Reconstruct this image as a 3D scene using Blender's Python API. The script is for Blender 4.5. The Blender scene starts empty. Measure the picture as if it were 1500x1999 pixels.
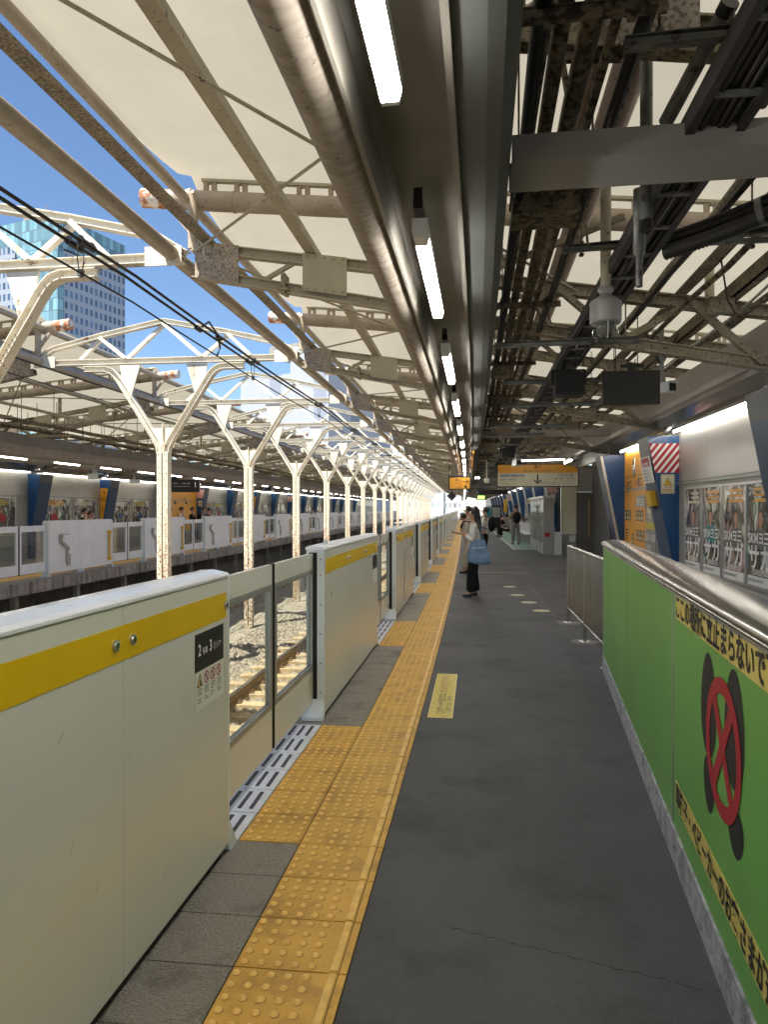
import bpy, bmesh, math, random
from mathutils import Vector, Matrix, noise
R = math.radians
random.seed(7)
S = bpy.context.scene
C = bpy.context.collection

# ------------------------------------------------------------------ camera, sky, sun, exposure
cd = bpy.data.cameras.new('camera'); cam = bpy.data.objects.new('camera', cd); C.objects.link(cam)
cd.sensor_fit = 'VERTICAL'; cd.sensor_height = 36; cd.lens = 36*1375/1999
cd.clip_start = 0.05; cd.clip_end = 6000
cam.location = (0, 0, 1.58); cam.rotation_euler = (R(90-.27), 0, R(6.43))
S.camera = cam
w = bpy.data.worlds.new('World'); S.world = w; w.use_nodes = True
nt = w.node_tree; bg = nt.nodes['Background']
sky = nt.nodes.new('ShaderNodeTexSky'); sky.sky_type = 'NISHITA'; sky.sun_disc = False
sky.sun_elevation = R(62); sky.sun_rotation = R(215); sky.air_density = 1.0; sky.dust_density = 0; sky.ozone_density = 5.5
nt.links.new(sky.outputs[0], bg.inputs[0]); bg.inputs[1].default_value = 0.068
sl = bpy.data.lights.new('sun', 'SUN'); sl.energy = 4.4; sl.angle = R(.53); sl.color = (1, .93, .8)
sun = bpy.data.objects.new('sun', sl); C.objects.link(sun)
sun.rotation_euler = Vector((-.27, -.38, .885)).to_track_quat('Z', 'Y').to_euler()
S.view_settings.view_transform = 'Standard'; S.view_settings.look = 'None'
S.view_settings.exposure = 1.45; S.view_settings.gamma = 1; S.view_settings.use_curve_mapping = False

# ------------------------------------------------------------------ layout helpers
def B(y): return .37*(1-math.exp(-y/12)) if y > 0 else .0308*y     # gentle bend of the platform
def dB(y): return .0308*math.exp(-y/12) if y > 0 else .0308
def W(x, y, z): return (x+B(y), y, z)
FAR = -10.96                                                        # far side mirrors the near one
YB = [7.1+4.8*k for k in range(-3, 22)]
YEND = 108.0
ORD = ['zeroth', 'first', 'second', 'third', 'fourth', 'fifth', 'sixth', 'seventh', 'eighth', 'ninth', 'tenth', 'eleventh', 'twelfth',
       'thirteenth', 'fourteenth', 'fifteenth', 'sixteenth', 'seventeenth', 'eighteenth', 'nineteenth', 'twentieth'] + \
      ['twenty-'+s for s in ('first', 'second', 'third', 'fourth', 'fifth', 'sixth', 'seventh', 'eighth', 'ninth')] + \
      ['thirtieth'] + ['thirty-'+s for s in ('first', 'second', 'third', 'fourth', 'fifth', 'sixth', 'seventh', 'eighth', 'ninth')] + ['fortieth'] + \
      ['forty-'+s for s in ('first', 'second', 'third', 'fourth', 'fifth', 'sixth', 'seventh', 'eighth', 'ninth')]

# ------------------------------------------------------------------ materials
def pm(name, col, rough=.6, metal=0, var=.12, vs=1.5, bump=0, bs=60, dirt=None, streak=None, spec=.4, coat=0, stretch=(1, 1, 1), gl=None, foot=0):
    """dirt/streak = (colour, scale, threshold, softness, amount)"""
    m = bpy.data.materials.new(name); m.use_nodes = True
    n = m.node_tree.nodes; l = m.node_tree.links; p = n['Principled BSDF']
    g = n.new('ShaderNodeNewGeometry'); mp = n.new('ShaderNodeMapping'); mp.inputs['Scale'].default_value = stretch
    l.new(g.outputs['Position'], mp.inputs[0])
    t = n.new('ShaderNodeTexNoise'); t.inputs['Scale'].default_value = vs; t.inputs['Detail'].default_value = 5
    l.new(mp.outputs[0], t.inputs['Vector'])
    r = n.new('ShaderNodeValToRGB')
    a = tuple(max(0, c*(1-var)) for c in col); b = tuple(min(1, c*(1+var)) for c in col)
    r.color_ramp.elements[0].position = .3; r.color_ramp.elements[1].position = .7
    r.color_ramp.elements[0].color = (*a, 1); r.color_ramp.elements[1].color = (*b, 1)
    l.new(t.outputs[0], r.inputs[0]); out = r.outputs[0]
    for k, d in enumerate((dirt, streak)):
        if not d: continue
        dc, sc, th, so, am = d
        mp2 = n.new('ShaderNodeMapping'); mp2.inputs['Scale'].default_value = (1, 1, 1) if k == 0 else (1, 1, .08)
        l.new(g.outputs['Position'], mp2.inputs[0])
        t2 = n.new('ShaderNodeTexNoise'); t2.inputs['Scale'].default_value = sc; t2.inputs['Detail'].default_value = 6; t2.inputs['Roughness'].default_value = .65
        l.new(mp2.outputs[0], t2.inputs['Vector'])
        mr = n.new('ShaderNodeMapRange'); mr.inputs[1].default_value = th; mr.inputs[2].default_value = th+so; mr.inputs[4].default_value = am
        src = t2.outputs[0]
        if foot:
            sz = n.new('ShaderNodeSeparateXYZ'); l.new(g.outputs['Position'], sz.inputs[0]); mf = n.new('ShaderNodeMapRange'); mf.inputs[1].default_value = 2.6; mf.inputs[2].default_value = 0; mf.inputs[3].default_value = -.02; mf.inputs[4].default_value = foot; l.new(sz.outputs[2], mf.inputs[0]); ma = n.new('ShaderNodeMath'); l.new(mf.outputs[0], ma.inputs[0]); l.new(src, ma.inputs[1]); src = ma.outputs[0]
        l.new(src, mr.inputs[0])
        mx = n.new('ShaderNodeMix'); mx.data_type = 'RGBA'; l.new(mr.outputs[0], mx.inputs[0]); l.new(out, mx.inputs[6])
        mx.inputs[7].default_value = (*dc, 1); out = mx.outputs[2]
    l.new(out, p.inputs['Base Color'])
    p.inputs['Roughness'].default_value = rough; p.inputs['Metallic'].default_value = metal
    p.inputs['Specular IOR Level'].default_value = spec; p.inputs['Coat Weight'].default_value = coat
    if bump:
        t3 = n.new('ShaderNodeTexNoise'); t3.inputs['Scale'].default_value = bs; t3.inputs['Detail'].default_value = 4
        l.new(mp.outputs[0], t3.inputs['Vector'])
        bm_ = n.new('ShaderNodeBump'); bm_.inputs['Strength'].default_value = bump; bm_.inputs['Distance'].default_value = .02
        l.new(t3.outputs[0], bm_.inputs['Height']); l.new(bm_.outputs[0], p.inputs['Normal'])
    return m
def em(name, col, st):
    m = bpy.data.materials.new(name); m.use_nodes = True; p = m.node_tree.nodes['Principled BSDF']
    p.inputs['Base Color'].default_value = (.8, .8, .8, 1); p.inputs['Emission Color'].default_value = (*col, 1); p.inputs['Emission Strength'].default_value = st
    return m
RUST = (.22, .075, .025); SOOT = (.035, .028, .02)
M = {}
M['gate'] = pm('gate_paint', (.66, .66, .57), .22, vs=.7, var=.05, spec=.6, bump=.04, bs=3, dirt=((.45, .44, .38), 5, .60, .2, .25))
M['gate_end'] = pm('gate_end_paint', (.66, .70, .70), .35, vs=3, var=.04)
M['gate_top'] = pm('gate_top_paint', (.74, .77, .80), .18, vs=2, var=.05, spec=.7, dirt=((.5, .5, .48), 6, .58, .1, .4))
M['yellow_band'] = pm('yellow_band', (.72, .47, .004), .35, vs=2, var=.04, dirt=((.25, .2, .1), 25, .7, .06, .4))
M['gate_far'] = pm('far_gate_paint', (.78, .79, .82), .45, vs=2, var=.05, streak=((.2, .19, .19), 12, .6, .12, .4))
M['handle_yellow'] = pm('handle_yellow', (.7, .42, .03), .4)
M['dark'] = pm('dark_rubber', (.012, .012, .012), .5)
M['black'] = pm('black_plastic', (.018, .018, .018), .35, vs=8)
M['alu'] = pm('aluminium', (.55, .55, .53), .35, metal=.85, vs=5)
M['alu_dull'] = pm('dull_aluminium_frame', (.36, .37, .34), .4, metal=.5, vs=5)
M['screw'] = pm('screw_metal', (.2, .2, .19), .4, metal=.8)
M['white_label'] = pm('white_label', (.7, .71, .62), .5, var=.03)
M['ink'] = pm('ink', (.02, .02, .02), .5, var=0)
M['red'] = pm('red_print', (.40, .018, .03), .45, var=.05)
M['white_print'] = pm('white_print', (.8, .8, .78), .5, var=.03)
M['asphalt'] = pm('asphalt', (.116, .116, .118), .62, vs=.6, var=.24, bump=.8, bs=150, spec=.35, dirt=((.062, .061, .061), 1.9, .50, .18, .75), streak=((.22, .22, .215), 70, .60, .08, .45))
M['tile'] = pm('stone_tile', (.28, .255, .215), .5, vs=90, var=.30, bump=.8, bs=120, dirt=((.10, .085, .065), 3.2, .52, .16, .75))
M['joint'] = pm('joint', (.05, .035, .02), .9)
M['tactile'] = pm('tactile_yellow', (.64, .36, .06), .55, vs=3.5, var=.12, bump=.12, bs=80, dirt=((.30, .15, .05), 5, .50, .16, .6), streak=((.22, .12, .05), 30, .62, .05, .6))
M['dome_disc'] = pm('dome_disc', (.42, .21, .045), .6)
M['dome'] = pm('tactile_dome', (.80, .50, .13), .4, vs=20, var=.15)
M['slot_white'] = pm('slotted_white', (.66, .67, .70), .5, vs=5, var=.08, dirt=((.35, .33, .3), 12, .58, .1, .4))
M['slot_dark'] = pm('slot_rubber', (.05, .05, .055), .6)
M['concrete'] = pm('concrete', (.30, .29, .27), .8, vs=3, var=.2, bump=.4, bs=50, dirt=((.13, .12, .11), 2.5, .52, .15, .7), streak=((.1, .09, .08), 8, .55, .15, .6))
M['edge_conc'] = pm('platform_edge_concrete', (.30, .27, .25), .85, vs=4, var=.25, bump=.4, bs=30, streak=((.09, .07, .06), 6, .48, .15, .8))
M['plinth'] = pm('plinth_concrete', (.42, .42, .41), .75, vs=14, var=.3, bump=.4, bs=60, stretch=(1, 1, 3), dirt=((.12, .12, .12), 9, .5, .15, .7))
M['ballast'] = pm('ballast_stone', (.30, .26, .21), .9, vs=28, var=.65, bump=1, bs=26, dirt=((.12, .09, .07), 3, .5, .2, .5))
M['sleeper'] = pm('sleeper', (.42, .32, .20), .85, vs=6, var=.25, bump=.4, bs=40)
M['rail'] = pm('rail_steel', (.16, .10, .06), .55, metal=.3, vs=10, var=.3)
M['rail_top'] = pm('rail_top', (.5, .5, .5), .2, metal=1)
M['white_steel'] = pm('white_painted_steel', (.74, .70, .60), .45, vs=3, var=.08, dirt=(RUST, 7, .64, .05, .9), streak=((.42, .27, .12), 11, .57, .14, .65))
M['column_steel'] = pm('rusting_column_steel', (.74, .69, .57), .45, vs=3, var=.08, dirt=(RUST, 19, .66, .06, .92), streak=((.34, .20, .10), 13, .62, .16, .7), foot=.17)
M['orange_rust'] = pm('orange_rust', (.42, .17, .08), .8, vs=14, var=.5, dirt=((.66, .62, .56), 9, .47, .05, .95))
M['truss_l'] = pm('truss_cream', (.40, .36, .27), .55, vs=4, var=.12, dirt=(SOOT, 26, .60, .05, .85))
M['pitted'] = pm('pitted_brown_paint', (.30, .26, .19), .7, vs=6, var=.2, bump=.6, bs=60, dirt=((.09, .07, .05), 45, .48, .08, .8))
M['plate'] = pm('gusset_paint', (.45, .42, .31), .55, vs=4, var=.1, dirt=((.2, .17, .11), 20, .64, .05, .6))
M['plate_rust'] = pm('gusset_flaking', (.42, .37, .31), .6, vs=8, var=.2, dirt=((.11, .075, .055), 38, .50, .08, .75))
M['tube_paint'] = pm('roof_tube_paint', (.40, .34, .27), .42, vs=5, var=.12, dirt=((.12, .075, .05), 18, .60, .07, .8), bump=.15, bs=20)
M['truss_d'] = pm('truss_sooty', (.34, .30, .215), .7, vs=4, var=.25, dirt=(SOOT, 34, .53, .10, .9))
M['pipe_d'] = pm('pipe_sooty', (.20, .165, .115), .7, vs=6, var=.35, dirt=(SOOT, 18, .50, .06, .92))
M['pipe_pink'] = pm('pipe_dusty_pink', (.40, .29, .22), .55, vs=7, var=.15, dirt=(SOOT, 12, .60, .08, .7))
M['tray'] = pm('cable_tray_black', (.035, .033, .03), .6, vs=10, var=.4)
M['cable'] = pm('cable_black', (.02, .019, .018), .5, vs=30, var=.4)
M['galv'] = pm('galvanised_strut', (.16, .165, .155), .5, metal=.4, vs=9, var=.3, dirt=(SOOT, 14, .58, .08, .8))
M['fascia_tube'] = pm('light_duct_bullnose', (.31, .265, .22), .8, metal=0, spec=.12, vs=10, var=.2, bump=.08, bs=9, stretch=(1, 2.5, 1), dirt=((.07, .055, .045), 30, .60, .08, .8), streak=((.2, .16, .13), 6, .5, .2, .5))
M['duct'] = pm('light_duct_panel', (.20, .188, .168), .85, metal=0, spec=.1, vs=3, var=.12)
M['duct_green'] = pm('duct_green_grey', (.125, .13, .12), .8, spec=.12, vs=2, var=.12)
M['duct_lip'] = pm('duct_lip', (.22, .20, .17), .7, spec=.15, vs=3)
M['beam_grey'] = pm('cross_beam_grey', (.27, .26, .245), .5, vs=2, var=.08, dirt=(SOOT, 8, .66, .05, .6))
M['wall'] = pm('wall_panel', (.42, .405, .36), .3, metal=.35, vs=.8, var=.06, dirt=((.3, .28, .24), 2, .55, .3, .4))
M['wall_low'] = pm('wall_lower_panel', (.30, .29, .27), .45, vs=1, var=.08)
M['fascia'] = pm('wall_fascia', (.36, .33, .29), .4, vs=2, var=.08)
M['mirror'] = pm('polished_soffit', (.55, .52, .48), .16, metal=.8, vs=1, var=.05)
M['blue'] = pm('blue_panel', (.012, .07, .20), .28, vs=1, var=.1, coat=.2)
M['blue_front'] = pm('blue_grey_edge', (.05, .085, .16), .3, vs=1, var=.1)
M['grey_cap'] = pm('grey_cap', (.12, .125, .13), .4)
M['orange'] = pm('orange_sign', (.80, .36, .025), .35, vs=1, var=.04)
M['cream_sign'] = pm('cream_sign', (.62, .58, .42), .4, vs=1, var=.03)
M['green'] = pm('green_panel', (.17, .42, .075), .28, vs=1.3, var=.10, spec=.5, streak=((.16, .3, .12), 5, .62, .12, .4), dirt=((.03, .07, .02), 11, .72, .05, .5))
M['strip_yellow'] = pm('pale_yellow_strip', (.72, .56, .14), .4, var=.03)
M['cap'] = pm('stainless_cap', (.50, .485, .44), .24, metal=1, vs=3, var=.12, bump=.3, bs=2.2, stretch=(1.2, 1, 2))
M['steel'] = pm('stainless_rail', (.60, .585, .55), .2, metal=1, vs=8, var=.08)
M['sticker'] = pm('yellow_floor_sticker', (.58, .46, .05), .5, vs=30, var=.2)
M['orange_line'] = pm('orange_floor_line', (.42, .25, .10), .6)
M['mat_green'] = pm('green_floor_marking', (.20, .31, .24), .6, vs=3, var=.15)
M['pale'] = pm('pale_line', (.5, .52, .48), .6)
M['bgrey'] = pm('booth_grey', (.33, .325, .31), .4, vs=2, var=.05)
M['bdark'] = pm('booth_dark_grey', (.13, .125, .12), .5)
M['white_plastic'] = pm('white_plastic', (.62, .62, .60), .3, var=.04)
M['teal'] = pm('teal_panel', (.01, .2, .22), .4)
M['skin'] = pm('skin', (.50, .27, .18), .5, var=.05)
M['hair'] = pm('black_hair', (.010, .008, .007), .45, vs=30, var=.4)
def emi(k, c, s): M[k] = em(k, c, s)
emi('lamp', (1, .98, .93), 20); emi('lamp_wall', (1, .96, .9), 9); emi('lamp_far', (1, .96, .88), 6)
emi('led_white', (1, 1, 1), 8); emi('led_green', (.35, .8, .05), .8)

def mem(k=1.0, nm='membrane_fabric'):
    m = bpy.data.materials.new(nm); m.use_nodes = True; n = m.node_tree.nodes; l = m.node_tree.links
    n.remove(n['Principled BSDF']); d = n.new('ShaderNodeBsdfDiffuse'); t = n.new('ShaderNodeBsdfTranslucent'); a = n.new('ShaderNodeMixShader')
    g = n.new('ShaderNodeNewGeometry'); no = n.new('ShaderNodeTexNoise'); no.inputs['Scale'].default_value = 1.1; no.inputs['Detail'].default_value = 9; no.inputs['Roughness'].default_value = .7
    l.new(g.outputs['Position'], no.inputs['Vector']); r = n.new('ShaderNodeValToRGB')
    r.color_ramp.elements[0].color = (.42*k, .395*k, .32*k, 1); r.color_ramp.elements[1].color = (.58*k, .545*k, .455*k, 1)
    l.new(no.outputs[0], r.inputs[0]); l.new(r.outputs[0], d.inputs[0]); l.new(r.outputs[0], t.inputs[0])
    a.inputs[0].default_value = .31; l.new(d.outputs[0], a.inputs[1]); l.new(t.outputs[0], a.inputs[2]); l.new(a.outputs[0], n['Material Output'].inputs[0]); return m
M['membrane'] = mem()
M['seam'] = mem(.93, 'fabric_seam')
def glass():
    m = bpy.data.materials.new('clear_glass'); m.use_nodes = True; n = m.node_tree.nodes; l = m.node_tree.links
    n.remove(n['Principled BSDF']); t = n.new('ShaderNodeBsdfTransparent'); t.inputs[0].default_value = (.90, .93, .91, 1)
    g = n.new('ShaderNodeBsdfGlossy'); g.inputs[1].default_value = .03; f = n.new('ShaderNodeLayerWeight'); f.inputs[0].default_value = .12
    a = n.new('ShaderNodeMixShader'); mr = n.new('ShaderNodeMapRange'); mr.inputs[3].default_value = .03; mr.inputs[4].default_value = .45; l.new(f.outputs[1], mr.inputs[0]); l.new(mr.outputs[0], a.inputs[0]); l.new(t.outputs[0], a.inputs[1]); l.new(g.outputs[0], a.inputs[2])
    l.new(a.outputs[0], n['Material Output'].inputs[0]); return m
M['glass'] = glass()

# ------------------------------------------------------------------ mesh builder
class MB:
    def __init__(s): s.v = []; s.f = []; s.mi = []; s.sm = []
    def add(s, vs, fs, m=0, smooth=False):
        o = len(s.v); s.v += [tuple(p) for p in vs]
        for f in fs: s.f.append([o+i for i in f]); s.mi.append(m); s.sm.append(smooth)
        return s
    def hexa(s, p, m=0): return s.add(p, [(0, 3, 2, 1), (4, 5, 6, 7), (0, 1, 5, 4), (1, 2, 6, 5), (2, 3, 7, 6), (3, 0, 4, 7)], m)
    def box(s, x0, x1, y0, y1, z0, z1, m=0):
        return s.hexa([(x0, y0, z0), (x1, y0, z0), (x1, y1, z0), (x0, y1, z0), (x0, y0, z1), (x1, y0, z1), (x1, y1, z1), (x0, y1, z1)], m)
    def prof(s, p, q, pr, up=(0, 0, 1), m=0, smooth=False, caps=True):
        p = Vector(p); q = Vector(q); d = (q-p).normalized(); u = Vector(up)
        if abs(d.dot(u)) > .99: u = Vector((1, 0, 0))
        a = d.cross(u).normalized(); b = a.cross(d); n = len(pr)
        vs = [p+a*x+b*y for x, y in pr]+[q+a*x+b*y for x, y in pr]
        fs = [(i, (i+1) % n, n+(i+1) % n, n+i) for i in range(n)]
        s.add(vs, fs, m, smooth)
        if caps: s.add(vs, [tuple(range(n))[::-1], tuple(range(n, 2*n))], m)
        return s
    def bar(s, p, q, w, h, up=(0, 0, 1), m=0): return s.prof(p, q, [(-w/2, -h/2), (w/2, -h/2), (w/2, h/2), (-w/2, h/2)], up, m)
    def chan(s, p, q, w, h, t=.012, up=(0, 0, 1), m=0, flip=1):      # channel section
        f = flip
        return s.prof(p, q, [(-w/2*f, -h/2), (w/2*f, -h/2), (w/2*f, -h/2+t), ((-w/2+t)*f, -h/2+t), ((-w/2+t)*f, h/2-t), (w/2*f, h/2-t), (w/2*f, h/2), (-w/2*f, h/2)], up, m)
    def ibar(s, p, q, w, h, t=.012, up=(0, 0, 1), m=0):
        k = t/2
        return s.prof(p, q, [(-w/2, -h/2), (w/2, -h/2), (w/2, -h/2+t), (k, -h/2+t), (k, h/2-t), (w/2, h/2-t), (w/2, h/2), (-w/2, h/2), (-w/2, h/2-t), (-k, h/2-t), (-k, -h/2+t), (-w/2, -h/2+t)], up, m)
    def tube(s, pts, r, seg=10, m=0, caps=True, ry=None):
        pts = [Vector(p) for p in pts]; rs = r if isinstance(r, (list, tuple)) else [r]*len(pts); rings = []
        ref = Vector((0, 0, 1))
        for i, p in enumerate(pts):
            d = (pts[min(i+1, len(pts)-1)]-pts[max(i-1, 0)]).normalized()
            u = ref if abs(d.dot(ref)) < .95 else Vector((1, 0, 0))
            a = d.cross(u).normalized(); b = a.cross(d)
            rings.append([p+a*math.cos(t)*rs[i]+b*math.sin(t)*rs[i] for t in [2*math.pi*k/seg for k in range(seg)]])
        vs = [x for r_ in rings for x in r_]; n = len(pts)
        fs = [(i*seg+k, i*seg+(k+1) % seg, (i+1)*seg+(k+1) % seg, (i+1)*seg+k) for i in range(n-1) for k in range(seg)]
        s.add(vs, fs, m, True)
        if caps: s.add(rings[0], [tuple(range(seg))[::-1]], m); s.add(rings[-1], [tuple(range(seg))], m)
        return s
    def ysweep(s, pr, y0, y1, step=1.5, m=0, smooth=False, bend=True, close=True, caps=True):
        n = len(pr); k = max(1, int(math.ceil((y1-y0)/step))); vs = []
        for i in range(k+1):
            y = y0+(y1-y0)*i/k
            for x, z in pr: vs.append((x+(B(y) if bend else 0), y, z))
        e = n if close else n-1
        s.add(vs, [(i*n+j, i*n+(j+1) % n, (i+1)*n+(j+1) % n, (i+1)*n+j) for i in range(k) for j in range(e)], m, smooth)
        if caps and close: s.add(vs[:n], [tuple(range(n))], m); s.add(vs[-n:], [tuple(range(n))[::-1]], m)
        return s
    def ybox(s, x0, x1, y0, y1, z0, z1, m=0, step=1.5): return s.ysweep([(x0, z0), (x1, z0), (x1, z1), (x0, z1)], y0, y1, step, m)
    def plate(s, pts, nrm, t, m=0):
        nrm = Vector(nrm).normalized()*t; n = len(pts); a = [Vector(p) for p in pts]; b = [p+nrm for p in a]
        return s.add(a+b, [tuple(range(n))[::-1], tuple(range(n, 2*n))]+[(i, (i+1) % n, n+(i+1) % n, n+i) for i in range(n)], m)
    def lathe(s, pr, c=(0, 0, 0), seg=20, m=0):                      # pr = [(r,z)]
        vs = [(c[0]+r*math.cos(2*math.pi*k/seg), c[1]+r*math.sin(2*math.pi*k/seg), c[2]+z) for r, z in pr for k in range(seg)]
        return s.add(vs, [(i*seg+k, i*seg+(k+1) % seg, (i+1)*seg+(k+1) % seg, (i+1)*seg+k) for i in range(len(pr)-1) for k in range(seg)], m, True)
    def ring(s, c, ax, ay, r0, r1, seg=28, m=0, sy=1):
        c = Vector(c); ax = Vector(ax); ay = Vector(ay)*sy; vs = []
        for r in (r0, r1): vs += [c+ax*math.cos(2*math.pi*k/seg)*r+ay*math.sin(2*math.pi*k/seg)*r for k in range(seg)]
        return s.add(vs, [(k, (k+1) % seg, seg+(k+1) % seg, seg+k) for k in range(seg)], m)
    def disc(s, c, ax, ay, r, seg=20, m=0, sy=1):
        c = Vector(c); ax = Vector(ax); ay = Vector(ay)*sy
        return s.add([c+ax*math.cos(2*math.pi*k/seg)*r+ay*math.sin(2*math.pi*k/seg)*r for k in range(seg)], [tuple(range(seg))], m)
    def mesh(s, name, mats):
        me = bpy.data.meshes.new(name); me.from_pydata(s.v, [], s.f); me.update()
        for k in (mats if isinstance(mats, (list, tuple)) else [mats]): me.materials.append(M[k] if isinstance(k, str) else k)
        me.polygons.foreach_set('material_index', s.mi); me.polygons.foreach_set('use_smooth', s.sm); me.update()
        return me
    def build(s, name, mats, parent=None, loc=None):
        o = bpy.data.objects.new(name, s.mesh(name, mats)); C.objects.link(o)
        if parent: o.parent = parent
        if loc: o.location = loc
        return o
def tag(o, label=None, cat=None, group=None, kind=None):
    if label: o['label'] = label
    if cat: o['category'] = cat
    if group: o['group'] = group
    if kind: o['kind'] = kind
    return o
def empty(name, label=None, cat=None, group=None, loc=(0, 0, 0), rz=0):
    o = bpy.data.objects.new(name, None); C.objects.link(o); o.empty_display_size = .1; o.location = loc; o.rotation_euler = (0, 0, rz)
    return tag(o, label, cat, group)
def at(x, y, z=0): return dict(loc=W(x, y, z), rz=-math.atan(dB(y)))
def copy_tree(o, parent=None):
    c = o.copy(); C.objects.link(c)
    if parent: c.parent = parent; c.matrix_parent_inverse = o.matrix_parent_inverse.copy()
    for ch in [k for k in ALLCH.get(o.name, [])]: copy_tree(ch, c)
    return c
ALLCH = {}
def index_children(o):
    ALLCH[o.name] = list(o.children)
    for c in o.children: index_children(c)
def put(o, x, y, z=0, label=None, rz=0):
    o.location = W(x, y, z); o.rotation_euler = (0, 0, -math.atan(dB(y))+rz)
    if label: o['label'] = label
def struct(o): o['kind'] = 'structure'; return o

_fc = {}
def text(s, o, xd, yd, h, parent, mat, name='lettering', sx=1, align='L', bold=0, lift=.002, fitw=None):
    """text baked flat at origin o, reading along xd, up along yd"""
    c = bpy.data.curves.new('t', 'FONT'); c.body = s; c.size = 1; c.offset = bold; c.resolution_u = 3
    ob = bpy.data.objects.new('t', c); C.objects.link(ob)
    dg = bpy.context.evaluated_depsgraph_get(); me = bpy.data.meshes.new_from_object(ob.evaluated_get(dg)); bpy.data.objects.remove(ob); bpy.data.curves.remove(c)
    xs = [v.co.x for v in me.vertices]
    if not xs: return None
    x0, x1 = min(xs), max(xs); k = h/.78
    if fitw: sx = fitw/((x1-x0)*k)
    off = {'L': x0, 'C': (x0+x1)/2, 'R': x1}[align]
    xd = Vector(xd).normalized(); yd = Vector(yd).normalized(); nn = xd.cross(yd)*lift; o = Vector(o)
    for v in me.vertices: v.co = o+xd*((v.co.x-off)*k*sx)+yd*(v.co.y*k)+nn
    me.materials.append(M[mat]); ob = bpy.data.objects.new(name, me); C.objects.link(ob); ob.parent = parent
    return ob
# ================================================================== SETTING: ground, platforms, tracks
Y0 = -9.0
m = MB(); m.box(-2500, 2500, -400, 4000, -3.2, -2.6); struct(m.build('ground', ['concrete']))
m = MB().ybox(-1.46, 5.2, Y0, YEND, -.34, -.012, 0, 2); m.ybox(-1.30, 5.0, Y0, YEND, -2.7, -.345, 1, 2)
struct(m.build('platform', ['edge_conc', 'concrete']))
m = MB().ybox(-.452, 5.1, Y0, YEND, -.010, 0, 0, 1); struct(m.build('asphalt_paving', ['asphalt']))
# gap strip that separates tiles from asphalt and shows as dark joints
m = MB().ybox(-1.46, -.4535, Y0, YEND, -.0115, -.006, 0, 1); struct(m.build('tile_bedding', ['joint']))
DOORS = []                                                         # (y start, y end) of door openings on the near platform
GST = [(.26, 3.13), (5.21, 8.03), (9.98, 12.95), (14.87, 17.7)] + [(19.7+4.85*k, 22.53+4.85*k) for k in range(0, 17)]
GST = [(-4.6, -1.74)]+GST
for a, b in zip(GST[:-1], GST[1:]): DOORS.append((a[1], b[0]))
def in_door(y): return any(a+.09 < y+.15 < a+.09+1.8+.02 for a, b in DOORS)
m = MB(); t = MB(); dm = MB(); sw = MB(); g = .0035
y = 3.25-.3*40
i = 0
while y < YEND-1:
    ya, yb = y+g, y+.3-g; door = in_door(y); far = y > 34
    def cell(mb, x0, x1, z1, mi=0):
        a = B(ya); b = B(yb); mb.hexa([(x0+g+a, ya, -.011), (x1-g+a, ya, -.011), (x1-g+b, yb, -.011), (x0+g+b, yb, -.011), (x0+g+a, ya, z1), (x1-g+a, ya, z1), (x1-g+b, yb, z1), (x0+g+b, yb, z1)], mi)
    cell(t, -.855, -.455, 0.001)
    cell(t, -.519, -.489, .0065) if 0 else None
    bb = B(y+.15); t.prof((-.505+B(ya), ya+.004, .001), (-.505+B(yb), yb-.004, .001), [(-.016, 0), (.016, 0), (.012, .006), (-.012, .006)], (0, 0, 1), 1)
    t.prof((-.486+B(ya), ya, .0005), (-.486+B(yb), yb, .0005), [(-.0015, 0), (.0015, 0), (.0015, .0012), (-.0015, .0012)], (0, 0, 1), 2)
    if door:
        cell(t, -1.155, -.855, .001)
        for q in range(1): cell(sw, -1.42, -1.155, .002)
        for q in range(3):
            xx = -1.335+.0625*q
            sw.hexa([(xx-.0105+bb, y+.045, .0022), (xx+.0105+bb, y+.045, .0022), (xx+.0105+bb, y+.262, .0022), (xx-.0105+bb, y+.262, .0022)]+[(xx-.0105+bb, y+.045, .005), (xx+.0105+bb, y+.045, .005), (xx+.0105+bb, y+.262, .005), (xx-.0105+bb, y+.262, .005)], 1)
    else:
        cell(m, -1.46, -.855, .0)
    if -1 < y < 34:
        seg = 10 if y < 8 else 6
        for cx0 in ([-.83]+([-1.125] if door else [])):
            for a_ in range(5):
                for b_ in range(5):
                    cx = cx0+.06*a_+bb; cy = y+.03+.06*b_; r = .0135
                    o = len(dm.v)
                    vs = [(cx+math.cos(2*math.pi*k/seg)*r*1.12, cy+math.sin(2*math.pi*k/seg)*r*1.12, .0008) for k in range(seg)]+[(cx+math.cos(2*math.pi*k/seg)*r*.72, cy+math.sin(2*math.pi*k/seg)*r*.6, .0075) for k in range(seg)]
                    dm.add([(cx+.004+math.cos(2*math.pi*k/seg)*.0165, cy-.004+math.sin(2*math.pi*k/seg)*.0165, .0013) for k in range(seg)], [tuple(range(seg))], 1)  # darker disc below each dome, shifted slightly to one side
                    dm.add(vs, [(k, (k+1) % seg, seg+(k+1) % seg, seg+k) for k in range(seg)]+[tuple(range(seg, 2*seg))], 0, True)
    y += .3
struct(m.build('stone_tile_paving', ['tile'])); struct(t.build('tactile_paving', ['tactile', 'dome', 'joint']))
struct(dm.build('tactile_paving_domes', ['dome', 'dome_disc'])); struct(sw.build('slotted_edge_paving', ['slot_white', 'slot_dark']))
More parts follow.
